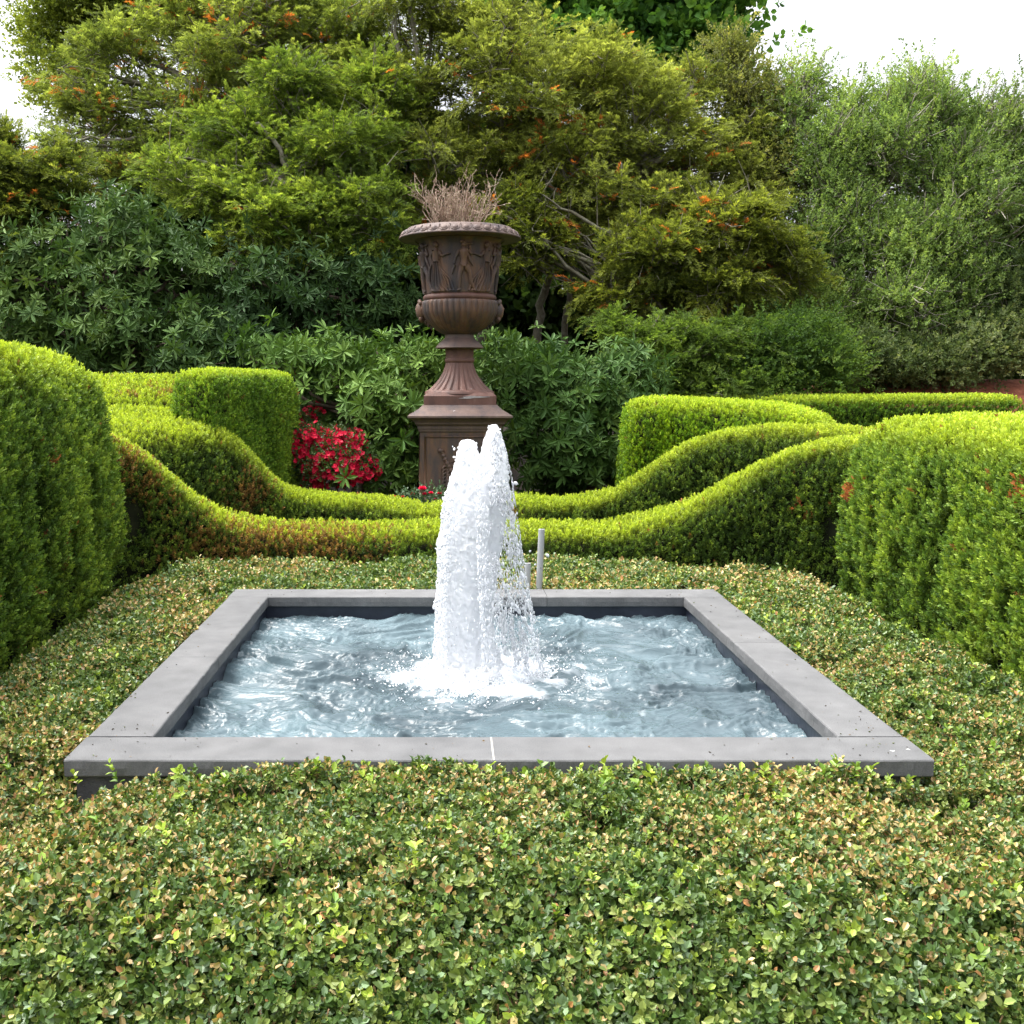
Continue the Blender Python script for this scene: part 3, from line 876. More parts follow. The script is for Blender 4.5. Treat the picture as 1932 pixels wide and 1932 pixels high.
def hedge(label, path, dens, protos, sc, n_sec=5.0, m_end=14, noise_amp=.02, groove=.07, cols=None, brown=None, seed=1, group=None, shoots=True, zbase=0.0, hb=0.0):
    sm, e, tg, Ltot = resample(path, 160, m_end)
    nv = 90
    ph = np.linspace(0, pi, nv)
    lat = np.sign(np.cos(ph)) * np.abs(np.cos(ph)) ** (2 / n_sec)
    up = np.abs(np.sin(ph)) ** (2 / n_sec)
    nrm2 = np.stack([tg[:, 1], -tg[:, 0]], -1)          # points right of the path direction
    w_, h_, tl = sm[:, 2], sm[:, 3], (sm[:, 4] if sm.shape[1] > 4 else np.zeros(len(sm)))
    G = np.zeros((len(sm), nv, 3))
    G[..., 0] = sm[:, None, 0] + nrm2[:, None, 0] * (w_ * (.35 + .65 * e))[:, None] * lat[None]
    G[..., 1] = sm[:, None, 1] + nrm2[:, None, 1] * (w_ * (.35 + .65 * e))[:, None] * lat[None]
    G[..., 2] = zbase + (h_ * e)[:, None] * up[None] - (tl * e)[:, None] * lat[None] * up[None]
    c = thing("yew_hedge", label, "hedge", (sm[:, 0].mean(), sm[:, 1].mean(), 0), group)
    G0 = G
    # quads, areas and normals
    a, b_, c_, d = G[:-1, :-1], G[1:, :-1], G[1:, 1:], G[:-1, 1:]
    nn = np.cross(c_ - a, d - b_); ar = np.linalg.norm(nn, axis=-1) / 2
    ctr = (a + b_ + c_ + d) / 4
    nn = norm(nn)
    inward = ctr - np.stack([sm[:-1, None, 0] + 0 * ctr[..., 0], sm[:-1, None, 1] + 0 * ctr[..., 0], ctr[..., 2] * 0 + zbase + h_[:-1, None] * .4], -1)
    flip = (nn * inward).sum(-1) < 0
    nn[flip] *= -1
    view = norm(np.array((0.1, 0, CAMZ)) - ctr)
    facing = (nn * view).sum(-1)
    wgt = ar * np.where(facing > -.15, 1.0, .22)
    # outside the frame: thin out
    dd = ctr[..., 1] * cos(ALPHA) + (CAMZ - ctr[..., 2]) * sin(ALPHA)
    pxx = 840 + ctr[..., 0] / np.maximum(dd, .3) * F
    if hb > 0: wgt = wgt * np.clip(ctr[..., 2] / hb, .12, 1)
    wgt = wgt * np.where((pxx < -500) | (pxx > 2430) | (dd < .5), .25, 1)
    tot = wgt.sum(); N_ = int(tot * dens)
    idx = rng.choice(wgt.size, N_, p=(wgt / tot).ravel())
    iu, iv = np.unravel_index(idx, wgt.shape)
    u, v = R(N_)[:, None], R(N_)[:, None]
    pos = (1 - u) * ((1 - v) * G[iu, iv] + v * G[iu, iv + 1]) + u * ((1 - v) * G[iu + 1, iv] + v * G[iu + 1, iv + 1])
    nr = nn[iu, iv]
    gn = noise(pos * np.array((6.5, 6.5, 1.7)) + seed * 3.1, seed) * .65 + noise(pos * np.array((17, 17, 6.)) + seed, seed + 3) * .5
    vert = np.clip(1 - nr[:, 2] * .9, .25, 1)
    disp = noise_amp * fbm(pos * 1.7, seed + 7, 3) * 1.4 - groove * np.clip(-gn - .12, 0, .7) * 1.9 * vert
    inn = R(N_) ** 2.2 * .07
    pos = pos + nr * (disp - inn)[:, None]
    zd = norm(nr * .55 + np.array((0, 0, 1.0)) + rng.normal(size=nr.shape) * .34)
    s = sc * rng.uniform(.75, 1.3, N_)
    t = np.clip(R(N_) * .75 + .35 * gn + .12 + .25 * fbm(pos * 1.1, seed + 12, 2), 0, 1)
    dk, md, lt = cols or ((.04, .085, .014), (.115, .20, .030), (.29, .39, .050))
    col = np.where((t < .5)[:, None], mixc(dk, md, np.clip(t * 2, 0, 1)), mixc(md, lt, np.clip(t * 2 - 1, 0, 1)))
    # yellower new growth plus top light painted into the colour of upward faces
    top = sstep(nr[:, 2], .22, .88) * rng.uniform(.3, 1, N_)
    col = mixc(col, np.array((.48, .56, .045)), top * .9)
    if brown is not None:
        for (bx, by_, bz, br, am) in brown:
            dist = np.linalg.norm((pos - np.array((bx, by_, bz))) * np.array((1, 1, 1.2)), axis=1)
            msk = R(N_) < am * np.exp(-(dist / br) ** 2)
            bc = np.array((.26, .15, .045)) if am < .9 else np.array((.33, .115, .04))
            col[msk] = bc * rng.uniform(.6, 1.4, (msk.sum(), 1))
    msk = R(N_) < .004
    col[msk] = np.array((.24, .11, .035)) * rng.uniform(.6, 1.3, (msk.sum(), 1))
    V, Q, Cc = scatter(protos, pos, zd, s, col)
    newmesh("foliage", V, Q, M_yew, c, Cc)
    # dark inside of branches
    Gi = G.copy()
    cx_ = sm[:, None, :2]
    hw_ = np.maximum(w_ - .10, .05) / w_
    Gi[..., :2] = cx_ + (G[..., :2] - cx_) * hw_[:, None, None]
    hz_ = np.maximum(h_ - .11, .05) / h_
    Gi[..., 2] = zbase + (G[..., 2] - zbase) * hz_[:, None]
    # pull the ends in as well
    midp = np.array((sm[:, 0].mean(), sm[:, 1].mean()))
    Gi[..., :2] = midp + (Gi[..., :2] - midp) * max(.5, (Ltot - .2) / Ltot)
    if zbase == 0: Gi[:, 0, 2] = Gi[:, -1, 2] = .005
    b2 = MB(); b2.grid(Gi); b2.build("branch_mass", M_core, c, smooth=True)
    return c

def hp(px, py, Y):
    p = P(px, py, Y); return p
HG = "clipped yew hedges of the parterre"
# left foreground
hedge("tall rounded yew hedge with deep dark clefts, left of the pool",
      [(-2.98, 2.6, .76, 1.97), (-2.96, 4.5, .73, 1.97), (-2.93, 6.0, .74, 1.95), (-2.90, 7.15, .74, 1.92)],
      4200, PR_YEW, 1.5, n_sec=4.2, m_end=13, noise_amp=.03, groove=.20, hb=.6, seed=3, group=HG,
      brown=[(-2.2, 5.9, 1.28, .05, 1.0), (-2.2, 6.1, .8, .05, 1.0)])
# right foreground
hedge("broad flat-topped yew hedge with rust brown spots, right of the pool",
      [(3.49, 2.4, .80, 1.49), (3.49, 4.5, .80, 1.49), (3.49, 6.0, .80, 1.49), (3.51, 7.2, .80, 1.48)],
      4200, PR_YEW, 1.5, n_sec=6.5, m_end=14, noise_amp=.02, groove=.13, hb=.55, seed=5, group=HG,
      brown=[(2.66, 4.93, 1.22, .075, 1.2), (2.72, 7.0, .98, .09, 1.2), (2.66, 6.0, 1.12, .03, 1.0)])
# first low row, dipping behind the pool and rising to both sides
def rowz(px, py, Y): return P(px, py, Y)[2]
r1 = []
for x_, z_ in [(-3.05,1.40),(-2.75,1.40),(-2.5,1.30),(-2.3,1.13),(-2.1,.93),(-1.9,.74),(-1.65,.62),(-1.3,.56),(-.7,.55),(0,.56),(.8,.565),(1.3,.57),(1.6,.62),(1.85,.71),(2.1,.83),(2.35,.99),(2.6,1.15),(2.85,1.27),(3.1,1.32),(3.5,1.33)]:
    yc = 8.42 - .50 * (abs(x_ - .18) / 2.7) ** 4
    r1.append((x_, yc + .02, .32, z_ + .005, .02))
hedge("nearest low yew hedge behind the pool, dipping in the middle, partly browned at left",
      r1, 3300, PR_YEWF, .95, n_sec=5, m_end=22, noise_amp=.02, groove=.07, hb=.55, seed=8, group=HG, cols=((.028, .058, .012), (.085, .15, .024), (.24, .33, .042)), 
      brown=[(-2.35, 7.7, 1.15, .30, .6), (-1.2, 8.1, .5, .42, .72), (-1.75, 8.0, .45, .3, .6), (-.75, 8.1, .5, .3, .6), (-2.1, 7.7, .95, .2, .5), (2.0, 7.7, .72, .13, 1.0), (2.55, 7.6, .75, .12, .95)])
# second row
r2 = []
for x_, z_, tl in [(-3.9, 1.42, .15), (-3.2, 1.42, .15), (-2.8, 1.42, .14), (-2.45, 1.40, .12), (-2.15, 1.33, .10), (-1.95, 1.15, .06), (-1.75, .90, .02), (-1.55, .72, 0), (-1.3, .65, 0), (-.6, .60, 0), (-.3, .52, 0), (.0, .52, 0), (.3, .60, 0), (1.0, .60, 0), (1.4, .63, 0), (1.65, .70, 0), (1.9, .86, 0), (2.1, 1.03, 0), (2.35, 1.17, 0), (2.6, 1.25, 0), (3.0, 1.32, 0), (3.8, 1.33, 0)]:
    yc = 10.1 - .62 * (abs(x_ - .18) / 2.9) ** 3
    r2.append((x_, yc + .04, .35 + (.28 if x_ < -2.2 else .1 if x_ < -1.8 else 0), z_, tl))
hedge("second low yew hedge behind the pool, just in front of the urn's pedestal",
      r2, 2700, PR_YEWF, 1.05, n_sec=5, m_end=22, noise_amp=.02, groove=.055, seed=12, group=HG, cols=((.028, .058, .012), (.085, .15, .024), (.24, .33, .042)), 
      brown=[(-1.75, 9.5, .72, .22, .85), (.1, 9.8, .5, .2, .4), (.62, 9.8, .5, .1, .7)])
# tall blocks either side of the urn
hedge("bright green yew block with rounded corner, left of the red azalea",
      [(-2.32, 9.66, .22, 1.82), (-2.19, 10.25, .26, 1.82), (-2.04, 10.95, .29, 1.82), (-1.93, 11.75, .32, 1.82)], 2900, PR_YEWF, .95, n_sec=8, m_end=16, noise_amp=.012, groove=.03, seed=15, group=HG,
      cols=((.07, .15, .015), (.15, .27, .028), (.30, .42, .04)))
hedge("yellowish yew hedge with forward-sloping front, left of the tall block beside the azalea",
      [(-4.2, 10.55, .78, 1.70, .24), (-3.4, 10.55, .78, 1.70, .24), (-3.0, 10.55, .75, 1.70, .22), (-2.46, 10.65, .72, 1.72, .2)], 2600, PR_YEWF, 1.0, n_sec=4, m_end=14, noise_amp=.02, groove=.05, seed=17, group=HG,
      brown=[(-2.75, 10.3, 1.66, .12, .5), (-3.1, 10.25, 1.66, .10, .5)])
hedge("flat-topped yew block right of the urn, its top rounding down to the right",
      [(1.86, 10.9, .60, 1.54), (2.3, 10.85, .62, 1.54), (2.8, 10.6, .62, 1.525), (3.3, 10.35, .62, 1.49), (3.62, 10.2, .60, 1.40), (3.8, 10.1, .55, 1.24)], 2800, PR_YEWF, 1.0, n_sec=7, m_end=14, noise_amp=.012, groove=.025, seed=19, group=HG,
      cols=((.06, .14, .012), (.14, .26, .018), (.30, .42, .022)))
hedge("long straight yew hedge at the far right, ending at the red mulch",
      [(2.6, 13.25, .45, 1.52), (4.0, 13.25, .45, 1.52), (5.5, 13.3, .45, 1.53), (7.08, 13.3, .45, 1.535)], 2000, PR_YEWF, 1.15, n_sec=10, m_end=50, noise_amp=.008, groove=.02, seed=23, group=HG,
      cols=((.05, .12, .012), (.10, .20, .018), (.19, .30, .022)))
exec_after_hedges = True

# ------------------------------------------------------------------ grey pipes behind the coping
M_pipe = noise_mat("grey_plastic", [(.3, (.30, .31, .32)), (.7, (.38, .39, .40))], 8, 4, .45, .05, 60)
def pipe(px0, py0, px1, py1, Y, label, wd):
    a = P(px0, py0, Y); b_ = P(px1, py1, Y); d = norm(a - b_)
    base = b_ - d * ((b_[2] - .0) / d[2])
    c = thing("conduit_pipe", label, "pipe", base, "grey pipes standing behind the coping")
    m = MB()
    th = np.linspace(0, 2 * pi, 20, endpoint=False)
    sx = norm(np.cross(d, (0, 1, 0))); sy = np.cross(d, sx)
    prof = [(0, wd), (np.linalg.norm(a - base) - .002, wd), (np.linalg.norm(a - base), wd - .002), (np.linalg.norm(a - base), wd - .004), (np.linalg.norm(a - base) - .15, wd - .0045)]
    G = np.array([[base + d * t + (sx * cos(q_) + sy * sin(q_)) * r_ for q_ in th] for t, r_ in prof])
    m.grid(G, closed_v=True); m.build("pipe_tube", M_pipe, c, smooth=False)
    if wd > .018:
        m = MB()
        for t in (.25, .47):
            p_ = base + d * (np.linalg.norm(a - base) - t) + np.array((.003, -wd, 0)); m.tube(np.array([p_ + np.array((0, .004, 0)), p_ - np.array((0, .003, 0))]), .003, 8)
            m.build("screw", M_wall, c); m = MB()
pipe(1022, 998, 1017, 1108, 6.66, "taller grey plastic pipe leaning slightly behind the back coping", .0205)
pipe(996, 1062, 995, 1108, 6.66, "shorter grey plastic pipe behind the back coping beside the jet", .0195)

# ------------------------------------------------------------------ cast iron urn on its pedestal
def iron_mat(name, c1, c2, c3, c4):
    m, t = M_new(name); N, L = t.nodes, t.links
    tc = N.new("ShaderNodeTexCoord")
    mp = N.new("ShaderNodeMapping"); mp.inputs['Scale'].default_value = (1, 1, .28); L.new(tc.outputs['Object'], mp.inputs[0])
    n1 = N.new("ShaderNodeTexNoise"); n1.inputs['Scale'].default_value = 7; n1.inputs['Detail'].default_value = 7; n1.inputs['Roughness'].default_value = .65
    L.new(mp.outputs[0], n1.inputs['Vector'])
    cr = N.new("ShaderNodeValToRGB"); e = cr.color_ramp.elements
    e[0].position = .30; e[0].color = (*c1, 1); e[1].position = .72; e[1].color = (*c4, 1)
    a = e.new(.45); a.color = (*c2, 1); a = e.new(.58); a.color = (*c3, 1)
    L.new(n1.outputs['Fac'], cr.inputs[0])
    n2 = N.new("ShaderNodeTexNoise"); n2.inputs['Scale'].default_value = 90; n2.inputs['Detail'].default_value = 4; L.new(tc.outputs['Object'], n2.inputs['Vector'])
    # flaked paint
    n3 = N.new("ShaderNodeTexNoise"); n3.inputs['Scale'].default_value = 9; n3.inputs['Detail'].default_value = 5; n3.inputs['Roughness'].default_value = .7
    L.new(mp.outputs[0], n3.inputs['Vector'])
    mr = N.new("ShaderNodeMapRange"); mr.inputs[1].default_value = .715; mr.inputs[2].default_value = .735; L.new(n3.outputs['Fac'], mr.inputs[0])
    mx = N.new("ShaderNodeMix"); mx.data_type = 'RGBA'; L.new(mr.outputs[0], mx.inputs[0]); L.new(cr.outputs[0], mx.inputs[6]); mx.inputs[7].default_value = (.42, .38, .37, 1)
    pr = N.new("ShaderNodeBsdfPrincipled"); pr.inputs['Roughness'].default_value = .62; pr.inputs['Metallic'].default_value = .0; pr.inputs['Specular IOR Level'].default_value = .4
    L.new(mx.outputs[2], pr.inputs['Base Color'])
    bp = N.new("ShaderNodeBump"); bp.inputs['Strength'].default_value = .35; bp.inputs['Distance'].default_value = .006
    L.new(n2.outputs['Fac'], bp.inputs['Height']); L.new(bp.outputs[0], pr.inputs['Normal'])
    out = N.new("ShaderNodeOutputMaterial"); L.new(pr.outputs[0], out.inputs['Surface'])
    return m
M_iron = iron_mat("rusty_iron", (.026, .026, .034), (.070, .048, .042), (.125, .066, .040), (.15, .10, .078))
M_ironr = iron_mat("red_rusty_iron", (.055, .030, .026), (.095, .046, .036), (.122, .058, .044), (.15, .09, .074))
M_irong = iron_mat("purplish_iron", (.05, .038, .042), (.09, .062, .056), (.12, .078, .064), (.155, .11, .095))

UY = 11.4
UX = P(867, 700, UY)[0]
def uz(py): return P(867, py, UY)[2]
def ur(hw, py):
    d = UY * cos(ALPHA) + (CAMZ - uz(py)) * sin(ALPHA); return hw * d / F
urn = thing("garden_urn", "large rusty cast iron urn with figures in relief, standing on the square pedestal", "urn", (UX, UY, uz(748)))
def lathe(prof, nth=192, mod=None, sub=6):
    """prof: (z, r); mod(theta, t) multiplies r"""
    prof = np.array(prof, float)
    # round the profile a little with subdivision
    G = []
    th = np.linspace(0, 2 * pi, nth, endpoint=False)
    for k, (z, r) in enumerate(prof):
        rr_ = np.full(nth, r)
        if mod is not None: rr_ = rr_ * mod(th, k / (len(prof) - 1), z)
        G.append(np.stack([UX + rr_ * np.cos(th), UY + rr_ * np.sin(th), np.full(nth, z)], -1))
    m = MB(); m.grid(np.array(G), closed_v=True); return m
def smoothp(pts, n):
    pts = np.array([(uz(py), ur(hw, py)) for py, hw in pts]); t = np.arange(len(pts)); q_ = np.linspace(0, len(pts) - 1, n)
    # Catmull-Rom
    out = []
    for v in q_:
        i = min(int(v), len(pts) - 2); f = v - i
        p0, p1, p2, p3 = pts[max(i - 1, 0)], pts[i], pts[i + 1], pts[min(i + 2, len(pts) - 1)]
        out.append(.5 * (2 * p1 + (p2 - p0) * f + (2 * p0 - 5 * p1 + 4 * p2 - p3) * f * f + (3 * p1 - p0 - 3 * p2 + p3) * f ** 3))
    return out
# rim: rolled lip
zl = uz(452.7); zt_ = uz(431)
R0 = ur(115.5, 452.7)
rim = [(zl - .012, R0 * .66), (zl - .010, R0 * .75), (zl - .004, R0 * .88), (zl - .004, R0 * .965), (zl - .002, R0 * .99), (zl + .006, R0), (zl + .016, R0 * .992), (zl + .045, R0 * .95), (zl + .078, R0 * .895), (zl + .096, R0 * .87), (zl + .108, R0 * .85),
       (zl + .110, R0 * .835), (zl + .100, R0 * .80), (zl + .06, R0 * .74), (zl + .02, R0 * .68), (zl - .05, R0 * .63), (zl - .12, R0 * .60)]
m = lathe(rim, 160)
m.build("rim", M_irong, urn, smooth=True)
# egg moulding round the lip
def patch_on_lip(th, u, v, hgt):
    """u along the circumference (m), v up the slope (0..1), hgt outwards"""
    z = zl + .018 + v * .072; r = R0 * (.992 - .115 * v ** 1.05)
    ang = th + u / r
    nr_, nz_ = .55, .83
    rr_ = r + hgt * nr_; z = z + hgt * nz_
    return np.stack([UX + rr_ * np.cos(ang), UY + rr_ * np.sin(ang), z], -1)
NE = 34
eg = MB()
for k in range(NE):
    th = k * 2 * pi / NE
    a_, b_ = np.meshgrid(np.linspace(0, 2 * pi, 16), np.linspace(.03, 1, 5), indexing='ij')
    u = np.cos(a_) * b_ * .034; v = .52 + np.sin(a_) * b_ * .30
    eg.grid(patch_on_lip(th, u, v, .014 * np.sqrt(np.clip(1 - b_ ** 2, 0, 1)) + .0012))
    # ring round the egg
    a_ = np.linspace(-pi * 1.12, pi * .12, 18); c_ = patch_on_lip(th, np.cos(a_) * .046, .50 + np.sin(a_) * .42, np.full(18, .003)); eg.tube(c_, .0042, 5)
    # dart
    c_ = patch_on_lip(th + pi / NE, np.zeros(4), np.linspace(.08, .95, 4), np.full(4, .003)); eg.tube(c_, [.002, .004, .005, .006], 5)
eg.build("egg_moulding", M_irong, urn, smooth=True)
# drum with the figures
drum = smoothp([(452, 84), (458, 78), (464, 75), (474, 73.2), (500, 71.3), (530, 69.0), (548, 67.0), (556, 66)], 40)
lathe([(zl - .02, R0 * .73)] + drum + [(uz(557), ur(64, 557))], 128).build("drum", M_iron, urn, smooth=True)
lathe(smoothp([(556, 64), (558, 66.5), (561, 69), (565, 69), (568, 67)], 14), 128).build("band", M_ironr, urn, smooth=True)
NB = 40
def gad(th, t, z): return 1 + .045 * (np.abs(np.sin(th * NB / 2)) ** .7 - .5) * sin(pi * min(1, t * 1.02 + .06)) ** .35
lathe(smoothp([(568, 67), (569.5, 70), (574, 71.5), (582, 71.3), (592, 69.5), (602, 64.5), (610, 58.5), (618, 50), (624, 42), (629, 34), (631.5, 28)], 46), NB * 10, gad).build("gadrooned_bowl", M_iron, urn, smooth=True)
lathe(smoothp([(630, 27), (632.5, 27), (637, 27.5), (640, 30), (646, 37), (652, 42.5), (655.5, 45), (657, 45), (658, 42), (658.5, 27)], 40), 96).build("collar", M_irong, urn, smooth=True)
lathe(smoothp([(658, 27), (668, 26.5), (676, 26.3), (678, 27.8), (682, 27.8), (684.5, 26)], 30), 96).build("neck", M_ironr, urn, smooth=True)
NF = 24
def flu(th, t, z): return 1 - .085 * np.clip(np.cos(th * NF), 0, 1) ** .6 * min(1, t * 1.6 + .1) * (1 if t < .93 else max(0, 1 - (t - .93) / .07))
lathe(smoothp([(684, 25.8), (692, 28), (702, 31.5), (712, 37), (720, 43), (728, 50.5), (734, 57), (737, 61)], 50), NF * 12, flu).build("fluted_foot", M_ironr, urn, smooth=True)
m = MB()
m.grid(lathe(smoothp([(735.5, 59), (737.5, 63), (740, 65), (743, 66)], 10), 96).V[0].reshape(10, 96, 3), closed_v=True)
m.build("foot_ring", M_ironr, urn, smooth=True)
def square(px_hw, py): # half width of a square block whose front face is seen with this half width
    hw = .1
    for _ in range(20): 
        z = P(867, py, UY - hw)[2]; d = (UY - hw) * cos(ALPHA) + (CAMZ - z) * sin(ALPHA); hw = px_hw * d / F
    return hw, P(867, py, UY - hw)[2]
# square plinth under the foot
hwp, ztp = square(68.5, 746.5); _, zbp = square(68.5, 764)
def frustum_stack(rows):
    """rows of (z, halfwidth) -> square moulded body"""
    m = MB(); G = []
    for z, h_ in rows:
        pts = []
        for (a, b_), (c_, d_) in (((-1, -1), (1, -1)), ((1, -1), (1, 1)), ((1, 1), (-1, 1)), ((-1, 1), (-1, -1))):
            for t in (0, .012, .5, .988): pts.append((UX + h_ * (a + (c_ - a) * t), UY + h_ * (b_ + (d_ - b_) * t), z))
        G.append(pts)
    G = np.array(G); m.grid(G[::-1] if G[0, 0, 2] < G[-1, 0, 2] else G, closed_v=True)
    n_ = 16
    for row in (G[0], G[-1]):
        c_ = row.mean(0); m.add(np.concatenate([row, c_[None]]), None, [(k, (k + 1) % n_, n_) for k in range(n_)])
    return m
frustum_stack([(zbp + .001, hwp), (zbp + .004, hwp), (ztp - .004, hwp), (ztp, hwp - .004), (ztp + .030, hwp - .035), (ztp + .036, hwp - .05)]).build("plinth", M_ironr, urn)

# pale patch of bared metal on the plinth, chips on the flutes
M_chip = noise_mat("bare_patch", [(.3, (.20, .18, .18)), (.7, (.38, .35, .35))], 30, 4, .6, .1, 80)
m = MB()
def chip(mb, px, py, wpx, hpx, Yf, sl=0):
    a = np.linspace(0, 2 * pi, 22, endpoint=False); rr_ = 1 + .25 * np.sin(a * 3 + px) + .15 * np.sin(a * 7 + 1)
    c_ = np.array([P(px + wpx * np.cos(q_) * r_, py + hpx * np.sin(q_) * r_ + sl * np.cos(q_) * wpx, Yf - .0) for q_, r_ in zip(a, rr_)])
    b_ = c_.copy(); b_[:, 1] += .008
    cen = c_.mean(0); V = np.concatenate([c_, b_, cen[None]]); k = 22
    mb.add(V, [(i, (i + 1) % k, k + (i + 1) % k, k + i) for i in range(k)], [((i + 1) % k, i, 2 * k) for i in range(k)])
chip(m, 893, 749.5, 25, 2.2, UY - hwp - .004, -.04)
for px_ in (): chip(m, px_, 735.5, 4, 1.3, UY - ur(57, 736) - .004)
m.build("bare_patch", M_chip, urn)

# mask handles at the sides of the bowl
def lumps(mb, pts, sub=2, noise_a=.0, seed=0):
    V, T = icosphere(sub)
    for (x, y, z, rx, ry, rz) in pts:
        W = V * np.array((rx, ry, rz)); W = W * (1 + noise_a * fbm(W * 40 + np.array((x, y, z)) * 7, seed, 2)[:, None])
        mb.add(W + np.array((x, y, z)), None, T)
for sg, lb in ((-1, None), (1, None)):
    rr_ = ur(69.5, 585); zc_ = uz(586); m = MB()
    X = lambda r_, dy, z: (UX + sg * (rr_ + r_), UY + dy, zc_ + z)
    L_ = []
    L_.append((*X(.014, 0, -.005), .062, .072, .10))          # head
    L_.append((*X(.060, 0, .012), .022, .016, .022))        # nose
    L_.append((*X(.052, -.024, .030), .016, .018, .012)); L_.append((*X(.052, .024, .030), .016, .018, .012))   # brows
    L_.append((*X(.050, -.028, .000), .015, .016, .014)); L_.append((*X(.050, .028, .000), .015, .016, .014))   # cheeks
    L_.append((*X(.046, 0, -.030), .018, .026, .010)); L_.append((*X(.040, 0, -.048), .020, .022, .012))
    for k in range(9):                                        # curls of hair and beard
        a = -1.25 + k * .31; L_.append((*X(.014 + .02 * cos(a), .066 * sin(a), .062 + .028 * cos(a)), .022, .020, .022))
    for k in range(7):
        a = -1 + k * .33; L_.append((*X(.020 - .004 * k % 3, .050 * sin(a), -.070 - .028 * cos(a)), .022, .018, .030))
    for k in range(4): L_.append((*X(-.004 - .030 * k, 0, -.085 - .024 * k), .030 - .005 * k, .034 - .004 * k, .040))
    L_.append((*X(.0, -.07, .02), .018, .022, .034)); L_.append((*X(.0, .07, .02), .018, .022, .034))
    L_ = [(UX + sg * rr_ + (a - UX - sg * rr_) * 1.0, UY + (b_ - UY) * 1.1, zc_ + (c_ - zc_) * 1.05, d_ * 1.08, e_ * 1.12, f_ * 1.1) for a, b_, c_, d_, e_, f_ in L_]
    lumps(m, L_, 2, .14, 3)
    m.build("mask_handle", M_iron, urn, smooth=True)

# relief figures round the drum
zd0, zd1 = uz(556), uz(462)
def drum_r(z):
    zs = np.array([p[0] for p in drum])[::-1]; rs = np.array([p[1] for p in drum])[::-1]
    return np.interp(z, zs, rs)
def wrap(th, u, h, out):
    """u sideways in m, h fraction of the drum height, out in m"""
    z = zd0 + h * (zd1 - zd0); r = drum_r(z) + out
    ang = th + u / drum_r(z)
    return np.stack([UX + r * np.sin(ang), UY - r * np.cos(ang), z + 0 * ang], -1)
H_ = zd1 - zd0
def limb(mb, th, pts, rad, n=8, k=14):
    pts = np.array(pts, float); t = np.linspace(0, len(pts) - 1, k)
    u = np.interp(t, range(len(pts)), pts[:, 0]); h_ = np.interp(t, range(len(pts)), pts[:, 1]); rr_ = np.interp(t, range(len(pts)), np.array(rad, float))
    c_ = wrap(th, u, h_, 0.007); mb.tube(c_, rr_ * 1.15, n)
def head(mb, th, u, h_, prof=0):
    c_ = wrap(th, np.array([u]), np.array([h_]), .008)[0]
    lumps(mb, [(c_[0], c_[1], c_[2], .030, .026, .036)], 2, .06)
    c2 = wrap(th, np.array([u + prof * .028]), np.array([h_ - .005]), .012)[0]
    lumps(mb, [(c2[0], c2[1], c2[2], .010, .010, .012)], 1)
    c3 = wrap(th, np.array([u - prof * .018]), np.array([h_ + .035]), .012)[0]
    lumps(mb, [(c3[0], c3[1], c3[2], .026, .022, .018)], 2, .2, 5)
def robe(mb, th, cl, cr, seed):
    """draped skirt: rows of (h, left, right); folds run down"""
    nh, nu = 36, 54
    hs_ = np.linspace(cl[0][0], cl[-1][0], nh)
    Lf = np.interp(hs_, [c[0] for c in cl], [c[1] for c in cl]); Rt = np.interp(hs_, [c[0] for c in cr], [c[1] for c in cr])
    s_ = np.linspace(0, 1, nu)
    U = Lf[:, None] + (Rt - Lf)[:, None] * s_[None]
    env_ = np.sin(pi * s_) ** .35
    fold = .5 + .5 * np.sin(s_[None] * 34 + 1.4 * np.sin(hs_ * 11)[:, None] + seed)
    out = (.012 + .020 * fold) * env_[None] - .004
    G = wrap(th, U, np.broadcast_to(hs_[:, None], U.shape), out)
    mb.grid(G[::-1])
def fig_woman(th, flip=1):
    m = MB(); f = flip
    robe(m, th, [(.02, -.10), (.35, -.075), (.62, -.055), (.80, -.045)] if f > 0 else [(.02, -.17), (.25, -.085), (.62, -.05), (.80, -.045)],
         [(.02, .17), (.12, .12), (.35, .075), (.62, .05), (.80, .045)] if f > 0 else [(.02, .10), (.35, .075), (.62, .055), (.80, .045)], th)
    limb(m, th, [(0, .60), (0, .80)], [.034, .040])
    limb(m, th, [(0, .79), (0, .87)], [.018, .014])
    head(m, th, .004 * f, .92, f)
    limb(m, th, [(.03 * f, .80), (.07 * f, .70), (.12 * f, .735), (.165 * f, .745)], [.017, .014, .011, .009])
    limb(m, th, [(-.03 * f, .80), (-.075 * f, .71), (-.06 * f, .60), (-.045 * f, .55)], [.017, .014, .011, .009])
    limb(m, th, [(-.05 * f, .60), (-.10 * f, .45), (-.115 * f, .25), (-.10 * f, .08)], [.008, .014, .013, .006])
    for k in range(4): limb(m, th, [(.02 * f, .52), ((.06 + .03 * k) * f, .25), ((.07 + .036 * k) * f, .03)], [.006, .008, .010])
    return m
